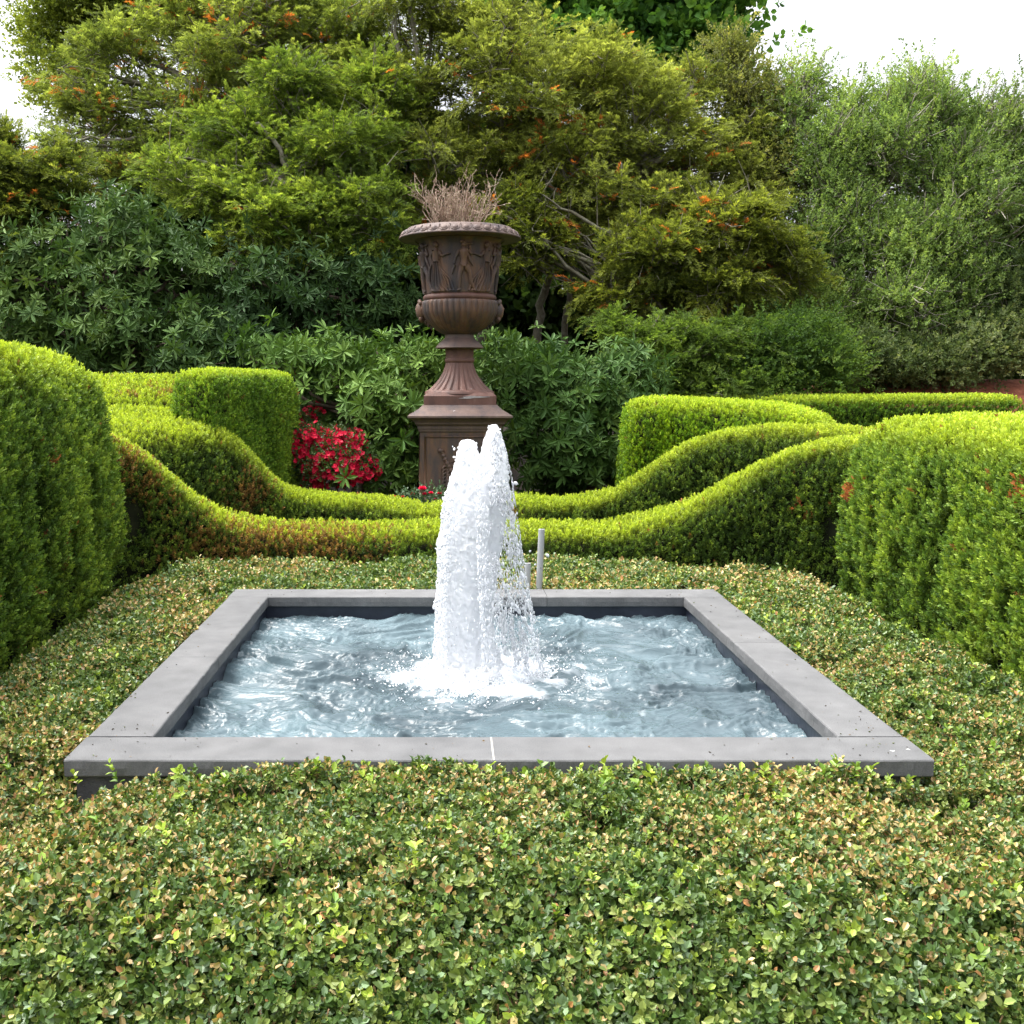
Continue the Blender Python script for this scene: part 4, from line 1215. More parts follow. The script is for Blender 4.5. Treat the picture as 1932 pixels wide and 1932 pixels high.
def fig_man(th, flip=1):
    m = MB(); f = flip
    limb(m, th, [(0, .50), (0, .62), (0, .78), (0, .83)], [.032, .030, .046, .034], 10)
    limb(m, th, [(0, .82), (0, .88)], [.018, .014]); head(m, th, 0, .925, f)
    limb(m, th, [(-.016 * f, .52), (-.040 * f, .33), (-.045 * f, .20), (-.038 * f, .045)], [.030, .022, .020, .012])
    limb(m, th, [(-.038 * f, .045), (-.065 * f, .03)], [.014, .009])
    limb(m, th, [(.018 * f, .52), (.065 * f, .36), (.075 * f, .20), (.115 * f, .045)], [.030, .023, .020, .012])
    limb(m, th, [(.112 * f, .045), (.150 * f, .03)], [.014, .009])
    limb(m, th, [(.044 * f, .80), (.085 * f, .72), (.055 * f, .90)], [.018, .014, .011])
    limb(m, th, [(-.044 * f, .80), (-.085 * f, .66), (-.095 * f, .55)], [.018, .014, .011])
    limb(m, th, [(.02 * f, .93), (.10 * f, .93)], [.007, .010])
    robe(m, th, [(.42, -.055), (.52, -.045), (.58, -.036)], [(.42, .06), (.52, .045), (.58, .036)], th)
    limb(m, th, [(-.09 * f, .52), (-.11 * f, .42), (-.12 * f, .34)], [.014, .012, .006])
    limb(m, th, [(.03 * f, .78), (.07 * f, .60), (.10 * f, .50)], [.010, .016, .006])
    return m
for k, (deg, kind, fl) in enumerate([(-37, 'w', 1), (5, 'm', 1), (41, 'w', -1), (68, 'm', -1), (-66, 'm', 1), (102, 'w', 1), (136, 'm', 1), (170, 'w', -1), (-102, 'w', -1), (-138, 'm', -1)]):
    mm_ = (fig_woman if kind == 'w' else fig_man)(radians(deg), fl)
    mm_.build("relief_figure", M_iron, urn, smooth=True)
# soil in the urn
th = np.linspace(0, 2 * pi, 40, endpoint=False)
m = MB(); G = np.array([[(UX + r_ * cos(a), UY + r_ * sin(a), zl + .02 + .02 * (1 - r_ / .44)) for a in th] for r_ in (.001, .2, R0 * .685)]); m.grid(G[::-1], closed_v=True); m.build("potting_soil", M_soil, urn)

# dry stems in the urn
dry = thing("dry_shrub", "leafless bundle of pinkish brown clipped twigs growing out of the urn", "dead shrub", (UX, UY, zl + .03))
m = MB()
def twig(mb, p, d, L_, r_, lev, curve=.5):
    n_ = 5; pts = [np.array(p)]; dd = np.array(d)
    for k in range(n_):
        dd = norm(dd + rng.normal(size=3) * .16 + np.array((0, 0, .06)))
        pts.append(pts[-1] + dd * L_ / n_)
    pts = np.array(pts); mb.tube(pts, np.linspace(r_, r_ * .62, n_ + 1), 4, cap=True)
    if lev > 0:
        for k in range(rng.integers(2, 5)):
            i = rng.integers(1, n_ + 1)
            a = norm(dd + rng.normal(size=3) * .55 + np.array((0, 0, .3)))
            twig(mb, pts[i], a, L_ * rng.uniform(.32, .6), r_ * .62, lev - 1)
    elif True:
        for k in range(4):   # spur knuckles
            i = rng.integers(1, n_ + 1); a = rv(rng); q_ = pts[i]
            mb.tube(np.array([q_, q_ + norm(a + dd) * rng.uniform(.008, .022)]), [.0035, .003], 4)
for k in range(50):
    a = R(1)[0] * 2 * pi; rr_ = .20 * R(1)[0] ** .5
    tx = rr_ * cos(a); ty = rr_ * sin(a)
    dirn = norm(np.array((tx * 2.7 + rng.normal() * .12, ty * 2.7 + rng.normal() * .12, 1.0)))
    twig(m, (UX + tx, UY + ty, zl + .0), dirn, rng.uniform(.34, .52), rng.uniform(.0048, .008), 2)
m.build("twigs", M_twig, dry)

# pedestal
ped = thing("urn_pedestal", "square dark iron pedestal with moulded cornice and relief panel, behind the jet", "pedestal", (UX, UY, 0))
def sq(px_hw, py): h_, z = square(px_hw, py); return (z, h_)
zc0 = square(68, 764)[1]
rows = [(zc0, hwp + .012), (zc0 - .004, sq(71, 766)[1]), sq(75, 769), sq(80, 773), sq(88, 778), sq(97, 783.5), sq(99.5, 785), sq(99.5, 788.5), sq(97, 789.5), sq(93, 791), sq(90, 793), sq(87.5, 796), sq(85.5, 797), sq(85, 800), sq(82, 803), sq(80, 804.5), sq(80, 809), sq(78.5, 810), sq(78, 814), sq(76.2, 816)]
rows = [(z, h_) for z, h_ in rows]
for i in range(1, len(rows)):
    if rows[i][0] >= rows[i - 1][0]: rows[i] = (rows[i - 1][0] - .001, rows[i][1])
frustum_stack(rows).build("cornice", M_irong, ped)
zsh = rows[-1][0]; hs0 = rows[-1][1] - .004
m = frustum_stack([(zsh - .0005, hs0), (.30, hs0)]); m.build("shaft", M_iron, ped)
frustum_stack([(.299, hs0 + .02), (.27, hs0 + .05), (.24, hs0 + .055), (.22, hs0 + .085), (.0, hs0 + .085)]).build("base_moulding", M_iron, ped)
# raised border round the four panels
for k in range(4):
    ca, sa = cos(k * pi / 2), sin(k * pi / 2)
    def lp(u, v, o_): # local on face
        x_, y_ = u, -(hs0 + o_); return (UX + x_ * ca - y_ * sa, UY + x_ * sa + y_ * ca, v)
    m = MB(); W_ = hs0 - .055; zt2, zb2 = zsh - .045, .36
    for a, b_ in (((-W_, zt2), (W_, zt2)), ((W_, zt2), (W_, zb2)), ((W_, zb2), (-W_, zb2)), ((-W_, zb2), (-W_, zt2))):
        m.tube(np.array([lp(a[0], a[1], .002), lp(b_[0], b_[1], .002)]), .011, 8)
    m.build("panel_border", M_iron, ped, smooth=True)
# relief on the front panel: a ringed torch over feathery leaves
def pp_(px, py, o_=0.0): 
    q_ = P(px, py, UY - hs0); return np.array((q_[0], UY - hs0 - o_, q_[2]))
for mir in (1, -1):
    def pm(px, py, o_=0.0):
        q_ = pp_(px, py, o_)
        if mir < 0: q_[0] = 2 * UX - q_[0]
        return q_
    m = MB()
    pts = np.array([pm(833, 852, .01), pm(840, 866, .012), pm(848, 882, .012), pm(856, 897, .01)])
    t = np.linspace(0, 3, 26); c_ = np.stack([np.interp(t, range(4), pts[:, k]) for k in range(3)], -1)
    m.tube(c_, .018 + .007 * (np.sin(t * 14) > 0) + .006 * (t / 3), 8)
    e_ = pm(832, 850, .012); lumps(m, [(*e_, .034, .026, .028)], 2)
    for k in range(9):
        y0_ = 876 + k * 7
        cc_ = np.array([pm(848 - 2.5 * (k % 2), y0_, .004), pm(838 - 1.5 * k * .4, y0_ + 4, .016), pm(834 + k * .6, y0_ + 10, .012), pm(842 + k, y0_ + 14, .004)])
        m.tube(cc_, [.008, .014, .013, .006], 6)
        cc_ = np.array([pm(856, y0_ + 2, .004), pm(847, y0_ + 6, .018), pm(843, y0_ + 13, .008)]); m.tube(cc_, [.01, .016, .008], 6)
    for k in range(3):
        cc_ = np.array([pm(852, 872 + k * 8, .004), pm(862, 862 + k * 9, .010), pm(868, 860 + k * 10, .004)]); m.tube(cc_, [.006, .009, .004], 6)
    m.build("torch_relief", M_iron, ped, smooth=True)

# ------------------------------------------------------------------ shrubs and trees
def ell_scatter(cen, rad, n, lo=.6, front=True):
    d = norm(rng.normal(size=(n, 3)))
    if front:
        fl = (d[:, 1] > .25) & (R(n) < .75); d[fl, 1] *= -1
    lowm = (d[:, 2] < -.55) & (R(n) < .6); d[lowm, 2] *= -1
    r_ = lo + (1 - lo) * R(n) ** .6
    return np.array(cen) + d * np.array(rad) * r_[:, None], d

def plobe(px, py, Y, rx, rz, ry):
    """ellipsoid from measured centre and half sizes (px, px, metres in depth)"""
    c_ = P(px, py, Y); k = (Y * cos(ALPHA) + (CAMZ - c_[2]) * sin(ALPHA)) / F
    return c_, np.array((rx * k, ry, rz * k))

def tree(name, label, cat, base, lobes, group, protos, sc, nclump, nspray, rc, cols, leafm=M_tree, barkm=M_bark, trunk_r=.07, flat=.5, orient=.6, orange=0.0, orange_c=(.52, .17, .04),
         stems=1, twigs=0, trunk_pts=None, dist=None, up=.35, yr=False, limb_r=.02, sublobes=4, bare=0, bough=0.0):
    root = thing(name, label, cat, base, group)
    lob = []
    for c_, r_ in lobes:
        lob.append((c_, r_ * .82))
        for k in range(sublobes):
            d = norm(rng.normal(size=3)); d[1] = -abs(d[1]) if R(1)[0] < .7 else d[1]
            if d[2] < -.3: d[2] *= -1
            lob.append((c_ + d * r_ * rng.uniform(.6, .92), r_ * rng.uniform(.25, .48) * np.array((1, 1, .85))))
    lobes = lob
    vols = np.array([(r_[0] * r_[2]) ** 1.0 for c_, r_ in lobes]); vols /= vols.sum()
    P_, D_, Sd = [], [], []
    wood = MB()
    base = np.array(base, float)
    hubs = []
    if trunk_pts is None:
        for s_ in range(stems):
            a = R(1)[0] * 2 * pi; b0 = base + np.array((cos(a), sin(a), 0)) * trunk_r * 1.6 * (stems > 1)
            cm_ = np.mean([c_ for c_, r_ in lobes], 0)
            top_ = cm_ + rng.normal(size=3) * np.mean([r_ for c_, r_ in lobes], 0) * .35 * (stems > 1)
            mid = (b0 + top_) / 2 + rng.normal(size=3) * .12
            t = np.linspace(0, 1, 9)[:, None]; c_ = (1 - t) ** 2 * b0 + 2 * t * (1 - t) * mid + t ** 2 * top_
            c_[1:-1] += rng.normal(size=(7, 3)) * .025
            c_[0, 2] -= .1
            wood.tube(c_, np.linspace(trunk_r, trunk_r * .35, 9), 7); hubs += [c_[i] for i in range(3, 9)]
    else:
        for tp, r0 in trunk_pts:
            tp = np.array(tp); k = np.linspace(0, len(tp) - 1, len(tp) * 4); c_ = np.stack([np.interp(k, range(len(tp)), tp[:, j]) for j in range(3)], -1)
            c_[1:-1] += rng.normal(size=(len(c_) - 2, 3)) * .02
            wood.tube(c_, np.linspace(r0, r0 * .3, len(c_)), 7); hubs += [c_[i] for i in range(len(c_) // 4, len(c_))]
    hubs = np.array(hubs)
    for (c_, r_), v_ in zip(lobes, vols):
        nl = max(3, int(nclump * v_))
        cc, dd = ell_scatter(c_, r_, nl)
        ou = R(nl) < .16; cc[ou] += dd[ou] * r_ * rng.uniform(.05, .28, (ou.sum(), 1))
        # limb to the lobe
        h0 = hubs[np.argmin(np.linalg.norm(hubs - (np.array(c_) + np.array((0, 0, -r_[2] * .8))), axis=1))]
        t = np.linspace(0, 1, 8)[:, None]; mid = (h0 + c_) / 2 + np.array((0, 0, -.15)) + rng.normal(size=3) * .15
        lb = (1 - t) ** 2 * h0 + 2 * t * (1 - t) * mid + t ** 2 * np.array(c_); lb[1:-1] += rng.normal(size=(6, 3)) * .03
        wood.tube(lb, np.linspace(trunk_r * .45, limb_r * .6, 8), 6)
        # boughs to the clumps
        for i in range(0, nl):
            if R(1)[0] > twigs: continue
            s0 = lb[rng.integers(3, 8)]; t = np.linspace(0, 1, 6)[:, None]; mid = (s0 + cc[i]) / 2 + rng.normal(size=3) * .12
            bb = (1 - t) ** 2 * s0 + 2 * t * (1 - t) * mid + t ** 2 * cc[i]; bb[1:-1] += rng.normal(size=(4, 3)) * .03
            wood.tube(bb, np.linspace(limb_r * .6, limb_r * .22, 6), 4, cap=False)
            for j in range(bare):
                q0 = bb[rng.integers(2, 6)]; q1 = q0 + norm(dd[i] * .8 + rng.normal(size=3) * .6 + np.array((0, 0, .3))) * rng.uniform(.15, .55)
                qm = (q0 + q1) / 2 + rng.normal(size=3) * .03
                wood.tube(np.array([q0, qm, q1]), [limb_r * .25, limb_r * .2, limb_r * .12], 3, cap=False)
        ns = rng.poisson(nspray, nl)
        rcl = rc * rng.uniform(.6, 1.35, nl)
        idx = np.repeat(np.arange(nl), ns); n_ = len(idx)
        g_n = rng.normal(size=(n_, 3)) * np.array((1, 1, flat)) * .62
        if bough > 0:
            # fans of sprays along arching boughs that nod at the tip
            ax = norm(dd * .9 + rng.normal(size=dd.shape) * .45 + np.array((0, 0, .45)))
            bl = bough * rng.uniform(.55, 1.3, nl)
            t_ = R(n_) ** .75
            A = ax[idx]; B = bl[idx][:, None]
            lat_ = norm(np.cross(A, np.array((0, 0, 1.)) + rng.normal(size=A.shape) * .12))
            sg_ = rng.normal(size=(n_, 1)) * .24 * (1.15 - t_[:, None])
            pb = cc[idx] + A * B * (t_[:, None] - .55) + lat_ * sg_ * B + np.array((0, 0, -1.)) * B * .28 * t_[:, None] ** 2.2
            pb[:, 2] += rng.normal(size=n_) * .035
            P_.append(pb)
            dv = A * .8 + lat_ * np.sign(sg_) * .55 * (1 - .5 * t_[:, None]) + np.array((0, 0, -.38)) * t_[:, None] ** 1.5 + rng.normal(size=A.shape) * .22 + np.array((0, 0, .12))
            D_.append(norm(dv)); Sd.append(idx + 1000 * len(P_))
            for i in range(nl):
                if R(1)[0] < twigs:
                    tt3 = np.linspace(0, .9, 5)[:, None]
                    wood.tube(cc[i] + ax[i] * bl[i] * (tt3 - .55) + np.array((0, 0, -1.)) * bl[i] * .28 * tt3 ** 2.2, np.linspace(limb_r * .4, limb_r * .12, 5), 3, cap=False)
            continue
        P_.append(cc[idx] + g_n * rcl[idx][:, None]); 
        out = dd[idx] * orient + g_n * .7 * np.array((1, 1, .4)) + np.array((0, 0, up)) + rng.normal(size=(n_, 3)) * .35
        D_.append(norm(out)); Sd.append(idx + 1000 * len(P_))
    P_ = np.concatenate(P_); D_ = np.concatenate(D_); Sd = np.concatenate(Sd)
    n_ = len(P_)
    ch = _hash(Sd, Sd * 0 + 3, Sd * 0, 5) * .5 + .5
    t = np.clip(.55 * R(n_) + .5 * ch - .05 + .25 * fbm(P_ * .9, 55, 2), 0, 1)
    dk, md, lt = cols
    col = np.where((t < .5)[:, None], mixc(dk, md, np.clip(t * 2, 0, 1)), mixc(md, lt, np.clip(t * 2 - 1, 0, 1)))
    if orange > 0:
        oc = (_hash(Sd, Sd * 0 + 9, Sd * 0, 15) * .5 + .5) < orange * 3
        on = noise(P_ * 11.0, 88)
        k_ = oc & (on > .36)
        col[k_] = np.array(orange_c) * rng.uniform(.6, 1.3, (k_.sum(), 1))
    yref = (np.array((0, 0, 1.)) + rng.normal(size=P_.shape) * .35) if yr else None
    V, Q, Cc = scatter(protos, P_, D_, sc * rng.uniform(.7, 1.3, n_), col, yref=yref)
    newmesh("crown", V, Q, leafm, root, Cc)
    wood.build("trunk", barkm, root, smooth=True)
    return root

YC = ((.075, .11, .028), (.19, .24, .052), (.40, .46, .11))
YCy = ((.085, .11, .026), (.21, .25, .052), (.43, .47, .12))
RHC = ((.03, .065, .018), (.068, .13, .030), (.145, .22, .055))
RHL = ((.045, .10, .02), (.09, .17, .033), (.17, .27, .055))
EC = {}
RG = "rhododendrons massed behind the hedges"
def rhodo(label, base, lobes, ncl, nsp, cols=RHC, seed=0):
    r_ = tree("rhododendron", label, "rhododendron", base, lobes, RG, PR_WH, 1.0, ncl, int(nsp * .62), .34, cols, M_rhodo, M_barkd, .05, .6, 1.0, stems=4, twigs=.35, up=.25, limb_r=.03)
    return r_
def gb(px, Y): 
    x_ = (px - 840) * Y / F; return (x_, Y, float(mound(np.array(x_), np.array(Y))))
rhodo("broad dark rhododendron mass at the far left, under the pale tree", gb(250, 14.3),
      [plobe(110, 520, 13.8, 130, 95, .8), plobe(240, 470, 14.2, 150, 85, .8), plobe(330, 560, 13.9, 140, 110, .8), plobe(120, 650, 13.2, 150, 70, .6), plobe(300, 660, 13.3, 150, 70, .6), plobe(60, 560, 13.7, 90, 90, .7), plobe(420, 700, 13.0, 160, 40, .5), plobe(170, 600, 13.5, 150, 90, .7)], 240, 12)
rhodo("shaded rhododendron between the far-left mass and the urn, under drooping yew branches", gb(560, 14.4),
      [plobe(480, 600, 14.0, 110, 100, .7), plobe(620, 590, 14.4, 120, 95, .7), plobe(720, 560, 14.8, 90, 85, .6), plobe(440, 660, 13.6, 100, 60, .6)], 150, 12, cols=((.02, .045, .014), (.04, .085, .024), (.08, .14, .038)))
rhodo("bright leafed rhododendron close behind the red azalea, left of the pedestal", gb(680, 12.7),
      [plobe(560, 690, 12.6, 95, 50, .5), plobe(660, 690, 12.7, 110, 50, .5), plobe(760, 690, 12.5, 80, 50, .5), plobe(720, 760, 12.1, 95, 50, .45), plobe(760, 830, 12.0, 55, 60, .4), plobe(740, 890, 11.8, 60, 35, .3), plobe(840, 700, 12.9, 60, 50, .4), plobe(700, 830, 12.9, 100, 60, .3), plobe(600, 790, 13.0, 90, 70, .3), plobe(800, 900, 12.4, 60, 50, .3)], 150, 12, cols=RHL)
rhodo("rhododendron with star-shaped leaf clusters right of the pedestal", gb(1060, 12.8),
      [plobe(970, 720, 12.5, 60, 60, .5), plobe(1050, 760, 12.5, 100, 60, .5), plobe(1140, 780, 12.4, 80, 70, .5), plobe(1010, 840, 12.2, 80, 60, .45), plobe(1110, 860, 12.2, 90, 50, .45), plobe(1170, 730, 12.8, 80, 60, .5), plobe(1000, 680, 12.9, 60, 30, .4), plobe(1080, 900, 12.8, 130, 45, .3), plobe(1180, 880, 12.8, 60, 60, .3)], 165, 12, cols=((.035, .08, .02), (.07, .14, .03), (.14, .22, .05)))

# red azalea: leaves and blossom trusses
def petal_proto(r):
    lst = []
    for k in range(5):
        th = k * 2 * pi / 5 + r.normal() * .1; a = radians(62 + r.normal() * 8)
        d = np.array((sin(a) * cos(th), sin(a) * sin(th), cos(a))); nr = np.array((-cos(a) * cos(th), -cos(a) * sin(th), sin(a)))
        lst.append(leaf6((0, 0, 0), d, nr, .034, .03, .12, .15))
    V, Q = leaves6(lst); return V, Q, np.full(len(V), 1.0) * np.repeat(r.uniform(.8, 1.2, 5), 6)
PR_PET = [petal_proto(pr_) for _ in range(4)]
az = thing("azalea", "azalea covered in crimson blossom beside the bright green yew block", "azalea", gb(620, 11.9))
az_l = [plobe(592, 835, 11.6, 36, 26, .3), plobe(648, 850, 11.5, 46, 36, .3), plobe(670, 885, 11.4, 40, 28, .25), plobe(630, 880, 11.4, 45, 32, .3), plobe(585, 880, 11.5, 26, 30, .25), plobe(612, 905, 11.4, 34, 16, .2), plobe(585, 785, 12.5, 30, 34, .3), plobe(570, 850, 11.6, 22, 32, .2), plobe(555, 725, 12.6, 16, 14, .2)]
pp, dd_, cl_ = [], [], []
for i, (c_, r_) in enumerate(az_l):
    nt_ = int(6 + 250 * r_[0] * r_[2] * 4)
    cc, dd = ell_scatter(c_, r_ * 1.12, nt_, .62)
    if i == 6: cc = cc[::4]; dd = dd[::4]
    for q_, d0 in zip(cc, dd):
        k = 6; pp.append(q_ + rng.normal(size=(k, 3)) * .028); dd_.append(norm(d0 + np.array((0, -.5, .25)) + rng.normal(size=(k, 3)) * .5)); cl_.append(np.tile(np.array((.56, .010, .045)) * rng.uniform(.55, 1.25), (k, 1)))
V, Q, Cc = scatter(PR_PET, np.concatenate(pp), np.concatenate(dd_), rng.uniform(.8, 1.2, sum(map(len, pp))), np.concatenate(cl_))
newmesh("blossom", V, Q, M_petal, az, Cc)
pp, dd_ = [], []
for c_, r_ in az_l:
    cc, dd = ell_scatter(c_, r_ * 1.12, 190, .4); pp.append(cc); dd_.append(dd + np.array((0, 0, .4)))
pp = np.concatenate(pp); V, Q, Cc = scatter(PR_SMALL, pp, np.concatenate(dd_), rng.uniform(.5, .8, len(pp)), mixc((.03, .07, .02), (.09, .15, .03), R(len(pp))))
newmesh("foliage", V, Q, M_box, az, Cc)
m = MB()
for c_, r_ in az_l:
    b0 = np.array(az.location) + rng.normal(size=3) * .05; b0[2] = 0; mid = (b0 + c_) / 2 + rng.normal(size=3) * .08
    m.tube(np.array([b0, mid, c_]), [.012, .009, .005], 5)
m.build("stems", M_barkd, az)

# pink roses in front of the pedestal
rose = thing("rose_bush", "small rose bush with pink blooms at the foot of the pedestal", "rose bush", gb(806, 10.72))
M_rose = leaf_mat("rose_petal", .5, .2, .2, (1.1, 1, 1))
blooms = [(797, 922, 11, 0), (778, 932, 6, 0), (801, 932, 6, 0), (813, 930, 6, 0), (829, 931, 6, 0), (768, 944, 8, 1), (789, 952, 9, 2), (743, 937, 5, 3), (760, 937, 4, 3), (822, 941, 4, 1)]
cs = [(.75, .02, .09), (.78, .10, .16), (.80, .22, .18), (.62, .08, .05)]
stm = MB()
for (px, py, sz, ci) in blooms:
    c_ = P(px, py, 10.62 + rng.uniform(-.08, .08)); r_ = sz * .0053 / 2 * 1.15
    m = MB()
    lst = []
    for ring, (a0, nn_, s_) in enumerate([(82, 6, 1.0), (58, 5, .9), (32, 4, .75), (12, 3, .55)]):
        for k in range(nn_):
            th = k * 2 * pi / nn_ + ring * .5; a = radians(a0)
            d = np.array((sin(a) * cos(th), sin(a) * sin(th) - .2, cos(a))); nr = np.array((-cos(a) * cos(th), -cos(a) * sin(th), sin(a)))
            lst.append(leaf6(c_, d, nr, r_ * 1.25 * s_ + .004, r_ * 1.4 * s_ + .003, -.25, -.15))
    V, Q = leaves6(lst)
    m.add(V, Q, col=np.array(cs[ci]) * rng.uniform(.8, 1.15)); m.build("rose_bloom", M_rose, rose, smooth=True)
    b0 = np.array((rose.location[0] + rng.normal() * .04, 10.72, 0)); stm.tube(np.array([b0, (b0 + c_) / 2 + np.array((0, .03, .1)), c_]), [.005, .004, .003], 5, col=(.10, .14, .04))
stm.build("stems", M_box, rose)
pp = np.array([P(rng.uniform(758, 838), rng.uniform(930, 985), 10.72 + rng.uniform(-.12, .1)) for _ in range(150)])
V, Q, Cc = scatter(PR_LEAFY, pp, norm(rng.normal(size=pp.shape) * .5 + np.array((0, -.2, .8))), rng.uniform(.5, .8, len(pp)), mixc((.05, .11, .05), (.14, .22, .11), R(len(pp))))
newmesh("foliage", V, Q, M_box, rose, Cc)

# yews
YG = "untrimmed yews behind the garden"
def tp(l): return [P(*a) for a in l]
tree("yew_tree", "large olive green yew, widest and highest behind the urn, with pale bare limbs", "yew tree", gb(1030, 17.0),
     [plobe(760, 240, 17.2, 130, 120, 1.1), plobe(880, 120, 17.6, 140, 110, 1.2), plobe(1000, 190, 17.0, 150, 120, 1.3), plobe(1130, 185, 17.4, 130, 90, 1.2), plobe(1210, 275, 16.8, 130, 110, 1.2),
      plobe(1310, 310, 17.0, 100, 100, 1.1), plobe(1080, 320, 16.4, 140, 90, 1.0), plobe(900, 330, 16.6, 130, 80, 1.0), plobe(1230, 400, 16.0, 120, 70, .9), plobe(1380, 400, 16.6, 80, 90, .9), plobe(1000, 95, 18.0, 140, 70, 1.2), plobe(790, 60, 17.6, 110, 80, 1.1), plobe(1300, 190, 17.5, 70, 70, .8), plobe(1130, 420, 16.6, 130, 70, .8), plobe(820, 400, 16.8, 110, 70, .8), plobe(1400, 300, 17.3, 70, 100, .8), plobe(960, 280, 17.3, 150, 90, 1.0)], YG,
     PR_SPRAY, .98, 1000, 31, .27, YCy, bough=.95, orange=.022, trunk_r=.11, twigs=.4, yr=True, limb_r=.035, bare=1, orient=.75,
     trunk_pts=[(tp([(1005, 720, 16.6), (1012, 620, 16.4), (1030, 540, 16.2), (1050, 470, 16.2), (1075, 420, 16.3), (1115, 370, 16.4), (1160, 330, 16.6)]), .075),
                (tp([(1060, 720, 16.8), (1066, 610, 16.4), (1080, 520, 16.2), (1088, 450, 16.3), (1085, 400, 16.4)]), .06),
                (tp([(840, 720, 17.2), (860, 560, 17), (850, 420, 16.7), (815, 320, 16.5), (790, 240, 16.9)]), .07),
                (tp([(900, 720, 17.5), (930, 540, 17.5), (960, 320, 17.3), (980, 120, 17.5)]), .09)])
tree("yew_tree", "yew with many orange dead sprigs, at upper left against the white sky", "yew tree", gb(500, 18),
     [plobe(230, 150, 18.2, 110, 110, 1.1), plobe(330, 90, 18.6, 120, 110, 1.2), plobe(430, 160, 18.0, 120, 110, 1.2), plobe(200, 240, 17.8, 90, 70, .9), plobe(350, 240, 17.6, 120, 80, 1.0), plobe(540, 80, 18.4, 120, 110, 1.2),
      plobe(640, 120, 18.2, 120, 120, 1.2), plobe(520, 260, 17.4, 110, 80, 1.0), plobe(620, 20, 18.6, 130, 70, 1.2), plobe(440, 10, 18.8, 130, 70, 1.2), plobe(330, 330, 17.2, 90, 50, .8), plobe(600, 230, 17.6, 130, 90, 1.0), plobe(700, 150, 17.9, 110, 110, 1.0), plobe(440, 260, 17.6, 120, 80, .9), plobe(250, 300, 17.4, 80, 50, .7), plobe(205, 345, 17.0, 55, 45, .6), plobe(140, 300, 17.0, 50, 40, .5), plobe(550, 340, 17, 160, 60, .8)], YG,
     PR_SPRAY, .98, 900, 31, .27, YC, bough=.95, orange=.05, trunk_r=.11, twigs=.4, yr=True, limb_r=.035, stems=3, bare=1, orient=.75)
tree("yew_tree", "fresh green yew with drooping layered branches reaching over the rhododendrons left of the urn", "yew tree", gb(600, 15.6),
     [plobe(560, 250, 16.2, 130, 110, .9), plobe(470, 290, 15.6, 110, 70, .9), plobe(640, 310, 15.6, 130, 90, .9), plobe(700, 220, 16.4, 90, 110, .8), plobe(420, 370, 15.0, 110, 50, .8), plobe(350, 340, 15.0, 80, 45, .7), plobe(540, 400, 14.9, 120, 55, .8), plobe(660, 400, 15.0, 90, 60, .8),
      plobe(480, 450, 14.7, 80, 40, .6), plobe(620, 480, 14.9, 90, 40, .6), plobe(720, 470, 15.2, 70, 55, .6), plobe(560, 530, 14.6, 60, 25, .5)], YG,
     PR_SPRAY, .9, 700, 30, .27, bough=.9, cols=((.06, .10, .020), (.155, .225, .038), (.36, .44, .075)), orange=.006, trunk_r=.09, twigs=.4, yr=True, limb_r=.03, stems=2, bare=1, flat=.55, orient=.7)
tree("yew_tree", "dark yew at the left edge, leaning in above the far-left rhododendron", "yew tree", gb(-60, 14.6),
     [plobe(10, 355, 14.6, 80, 60, .8), plobe(110, 345, 14.8, 80, 45, .7), plobe(-40, 400, 14.4, 110, 110, .9), plobe(50, 430, 14.3, 80, 60, .7), plobe(15, 290, 15.0, 45, 40, .5), plobe(-20, 520, 14.0, 60, 70, .7), plobe(120, 390, 14.6, 70, 40, .6)], YG,
     PR_SPRAY, .95, 350, 32, .30, bough=.8, cols=((.045, .07, .016), (.12, .155, .03), (.29, .32, .06)), orange=.012, trunk_r=.09, twigs=.3, yr=True, limb_r=.03, stems=2)
tree("yew_tree", "lower brownish yew boughs right of the urn, over the dark gap", "yew tree", gb(1300, 15.6),
     [plobe(1240, 480, 15.2, 120, 60, .8), plobe(1360, 440, 15.2, 110, 60, .8), plobe(1180, 560, 15.2, 100, 45, .7), plobe(1330, 550, 15.1, 120, 55, .7), plobe(1450, 500, 15.4, 70, 80, .7), plobe(1010, 470, 15.6, 70, 60, .5), plobe(980, 400, 15.7, 80, 40, .5)], YG,
     PR_SPRAY, .95, 450, 29, .25, bough=.85, cols=((.06, .085, .018), (.17, .205, .035), (.38, .42, .07)), orange=.03, trunk_r=.08, yr=True, limb_r=.03, bare=2, flat=.35, twigs=.6,
     trunk_pts=[(tp([(1240, 720, 15.6), (1250, 620, 15.4), (1290, 550, 15.3), (1330, 480, 15.2)]), .05), (tp([(1330, 720, 15.6), (1360, 600, 15.5), (1420, 520, 15.4)]), .05)])
